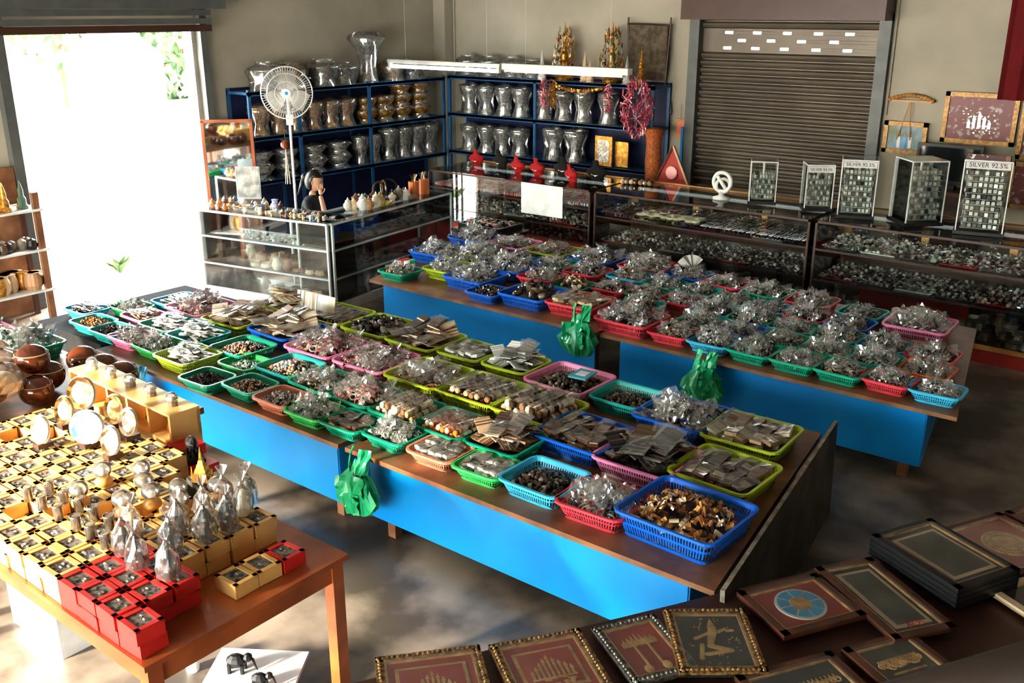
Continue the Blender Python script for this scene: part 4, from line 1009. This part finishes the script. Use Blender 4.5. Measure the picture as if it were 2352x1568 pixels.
for i in range(90): b.torus((R.uniform(-.26,.26),R.uniform(-.16,.16),.05+R.uniform(0,.03)),.03,.007,pnk_i if i%3==0 else grn_i if i%3==1 else drk_i,10,4,rrot(1))
b.obj("bracelet_tray",(-7.0,8.42,.612))
b=B(); b.bx(-7.4,-6.6,8.2,8.65,.58,.61,darkwood)
for x in(-7.35,-6.65):
    for y in(8.25,8.6): b.bx(x-.02,x+.02,y-.02,y+.02,0,.58,darkwood)
b.obj("side_table")
b=B()
for i in range(4): b.lathe([(.03,0),(.03,.09),(.028,.095)],12,(redbox,white,redbox,greenbag)[i],T(-6.42+(i%2)*.07,6.40+(i//2)*.07,.64)); b.lathe([(.0305,.03),(.0305,.06)],12,white,T(-6.42+(i%2)*.07,6.40+(i//2)*.07,.64))
b.obj("small_tins")
b=B()
for i in range(14):
    a=(i-7)*.12; b.box((0,0,.07),(.05,.004,.14),wht_i,T(-4.17,7.95,.68)@RZ(.5)@RY(a)@T(0,i*.006,0))
b.obj("upright_packets")
b=B()
for i in range(30): b.box((0,0,.06),(.085,.006,.13),tan_i if i%2 else wht_i,T(-6.0+i*.012-.15,4.95,.68)@RZ(.3+R.uniform(-.1,.1))@RX(-.25))
b.obj("standing_notebooks")
# ------------------------------------------------------------------ exterior
b=B()
def blob(cx,cy,cz,r,n):
    for i in range(n):
        a=R.uniform(0,6.28);u_=R.uniform(-1,1);q=r*R.uniform(.5,1)
        X=T(cx+q*math.sqrt(1-u_*u_)*math.cos(a),cy+q*math.sqrt(1-u_*u_)*math.sin(a),cz+q*u_*.8)@rrot(1.5)
        b.add([(-.12,0,0),(0,-.2,.03),(.12,0,0),(0,.2,.03)],[(0,1,2,3)],leafm,X)
for c_ in((-22,9,3.2,2.2),(-25,13,3.6,2.6),(-21,14,2.5,1.8),(-27,8,3.5,2.5),(-24,17,4,3),(-18.5,11.2,1.2,1.0)): blob(*c_,900)
for c_ in((-22,9),(-25,13),(-21,14),(-27,8),(-24,17)): b.cyl((c_[0],c_[1],-.22),(c_[0],c_[1],3),.15,wood,8,.08)
b.obj("garden_trees")
b=B(); b.bx(-17.5,-17.2,6,16,-.22,1.3,extw)
for y in(7.5,10,12.5): b.bx(-17.4,-17.1,y-.9,y+.9,-.22,2.1,extw); b.add([(-17.1,y-1.0,2.1),(-17.1,y+1.0,2.1),(-17.1,y,2.9),(-17.4,y-1.0,2.1),(-17.4,y+1.0,2.1),(-17.4,y,2.9)],[(0,1,2),(5,4,3),(0,2,5,3),(1,4,5,2),(0,3,4,1)],extw)
b.obj("garden_wall")
b=B()
for i in range(14):
    a=i*.9; X=T(-10.75,5.95,-.02)@RZ(a)@RY(-.9+R.uniform(-.2,.2))
    b.add([(0,-.01,0),(.14,-.05,.02),(.3,0,-.02),(.14,.05,.02)],[(0,1,2,3)],leafm,X)
b.obj("potted_plant")
# ------------------------------------------------------------------ lights
w=bpy.data.worlds.new("World"); S.world=w; w.use_nodes=True; nt=w.node_tree
bg=nt.nodes["Background"]; sky=nt.nodes.new("ShaderNodeTexSky"); sky.sky_type='NISHITA'; sky.sun_disc=False; sky.sun_elevation=math.radians(40); sky.air_density=1.5; sky.dust_density=4
mixn=nt.nodes.new("ShaderNodeMixRGB"); mixn.inputs[0].default_value=.8; mixn.inputs[2].default_value=(1,.96,.88,1)
nt.links.new(sky.outputs[0],mixn.inputs[1]); nt.links.new(mixn.outputs[0],bg.inputs[0]); bg.inputs[1].default_value=15
sun=bpy.data.lights.new("sun","SUN"); sun.energy=26; sun.angle=math.radians(9); sun.color=(1,.87,.68)
so=bpy.data.objects.new("sun",sun); S.collection.objects.link(so)
d=Vector((.27,.91,-.335)); so.rotation_euler=d.to_track_quat('-Z','Y').to_euler(); so.location=(-8,-8,8)
def portal(loc,rot,sx,sy):
    l=bpy.data.lights.new("door_portal","AREA"); l.shape='RECTANGLE'; l.size=sx; l.size_y=sy; l.cycles.is_portal=True
    o=bpy.data.objects.new("daylight_portal",l); S.collection.objects.link(o); o.location=loc; o.rotation_euler=rot
portal((-10.2,5.77,1.4),(0,-pi/2,0),2.8,2.2)
portal((-7.5,-3.1,1.5),(pi/2,0,pi),4.8,3.0)
portal((-2.8,-3.1,1.45),(pi/2,0,pi),4.0,2.9)
# ------------------------------------------------------------------ camera
cam=bpy.data.cameras.new("camera"); co=bpy.data.objects.new("camera",cam); S.collection.objects.link(co); S.camera=co
co.location=(0,0,3); co.rotation_euler=(math.radians(90-18.927),0,math.radians(38.417)); cam.lens=34.1; cam.sensor_width=36; cam.clip_start=.05
try:
    S.view_settings.view_transform='Standard'; S.view_settings.look='Medium High Contrast'
except Exception as e: print(e)
S.view_settings.exposure=.28
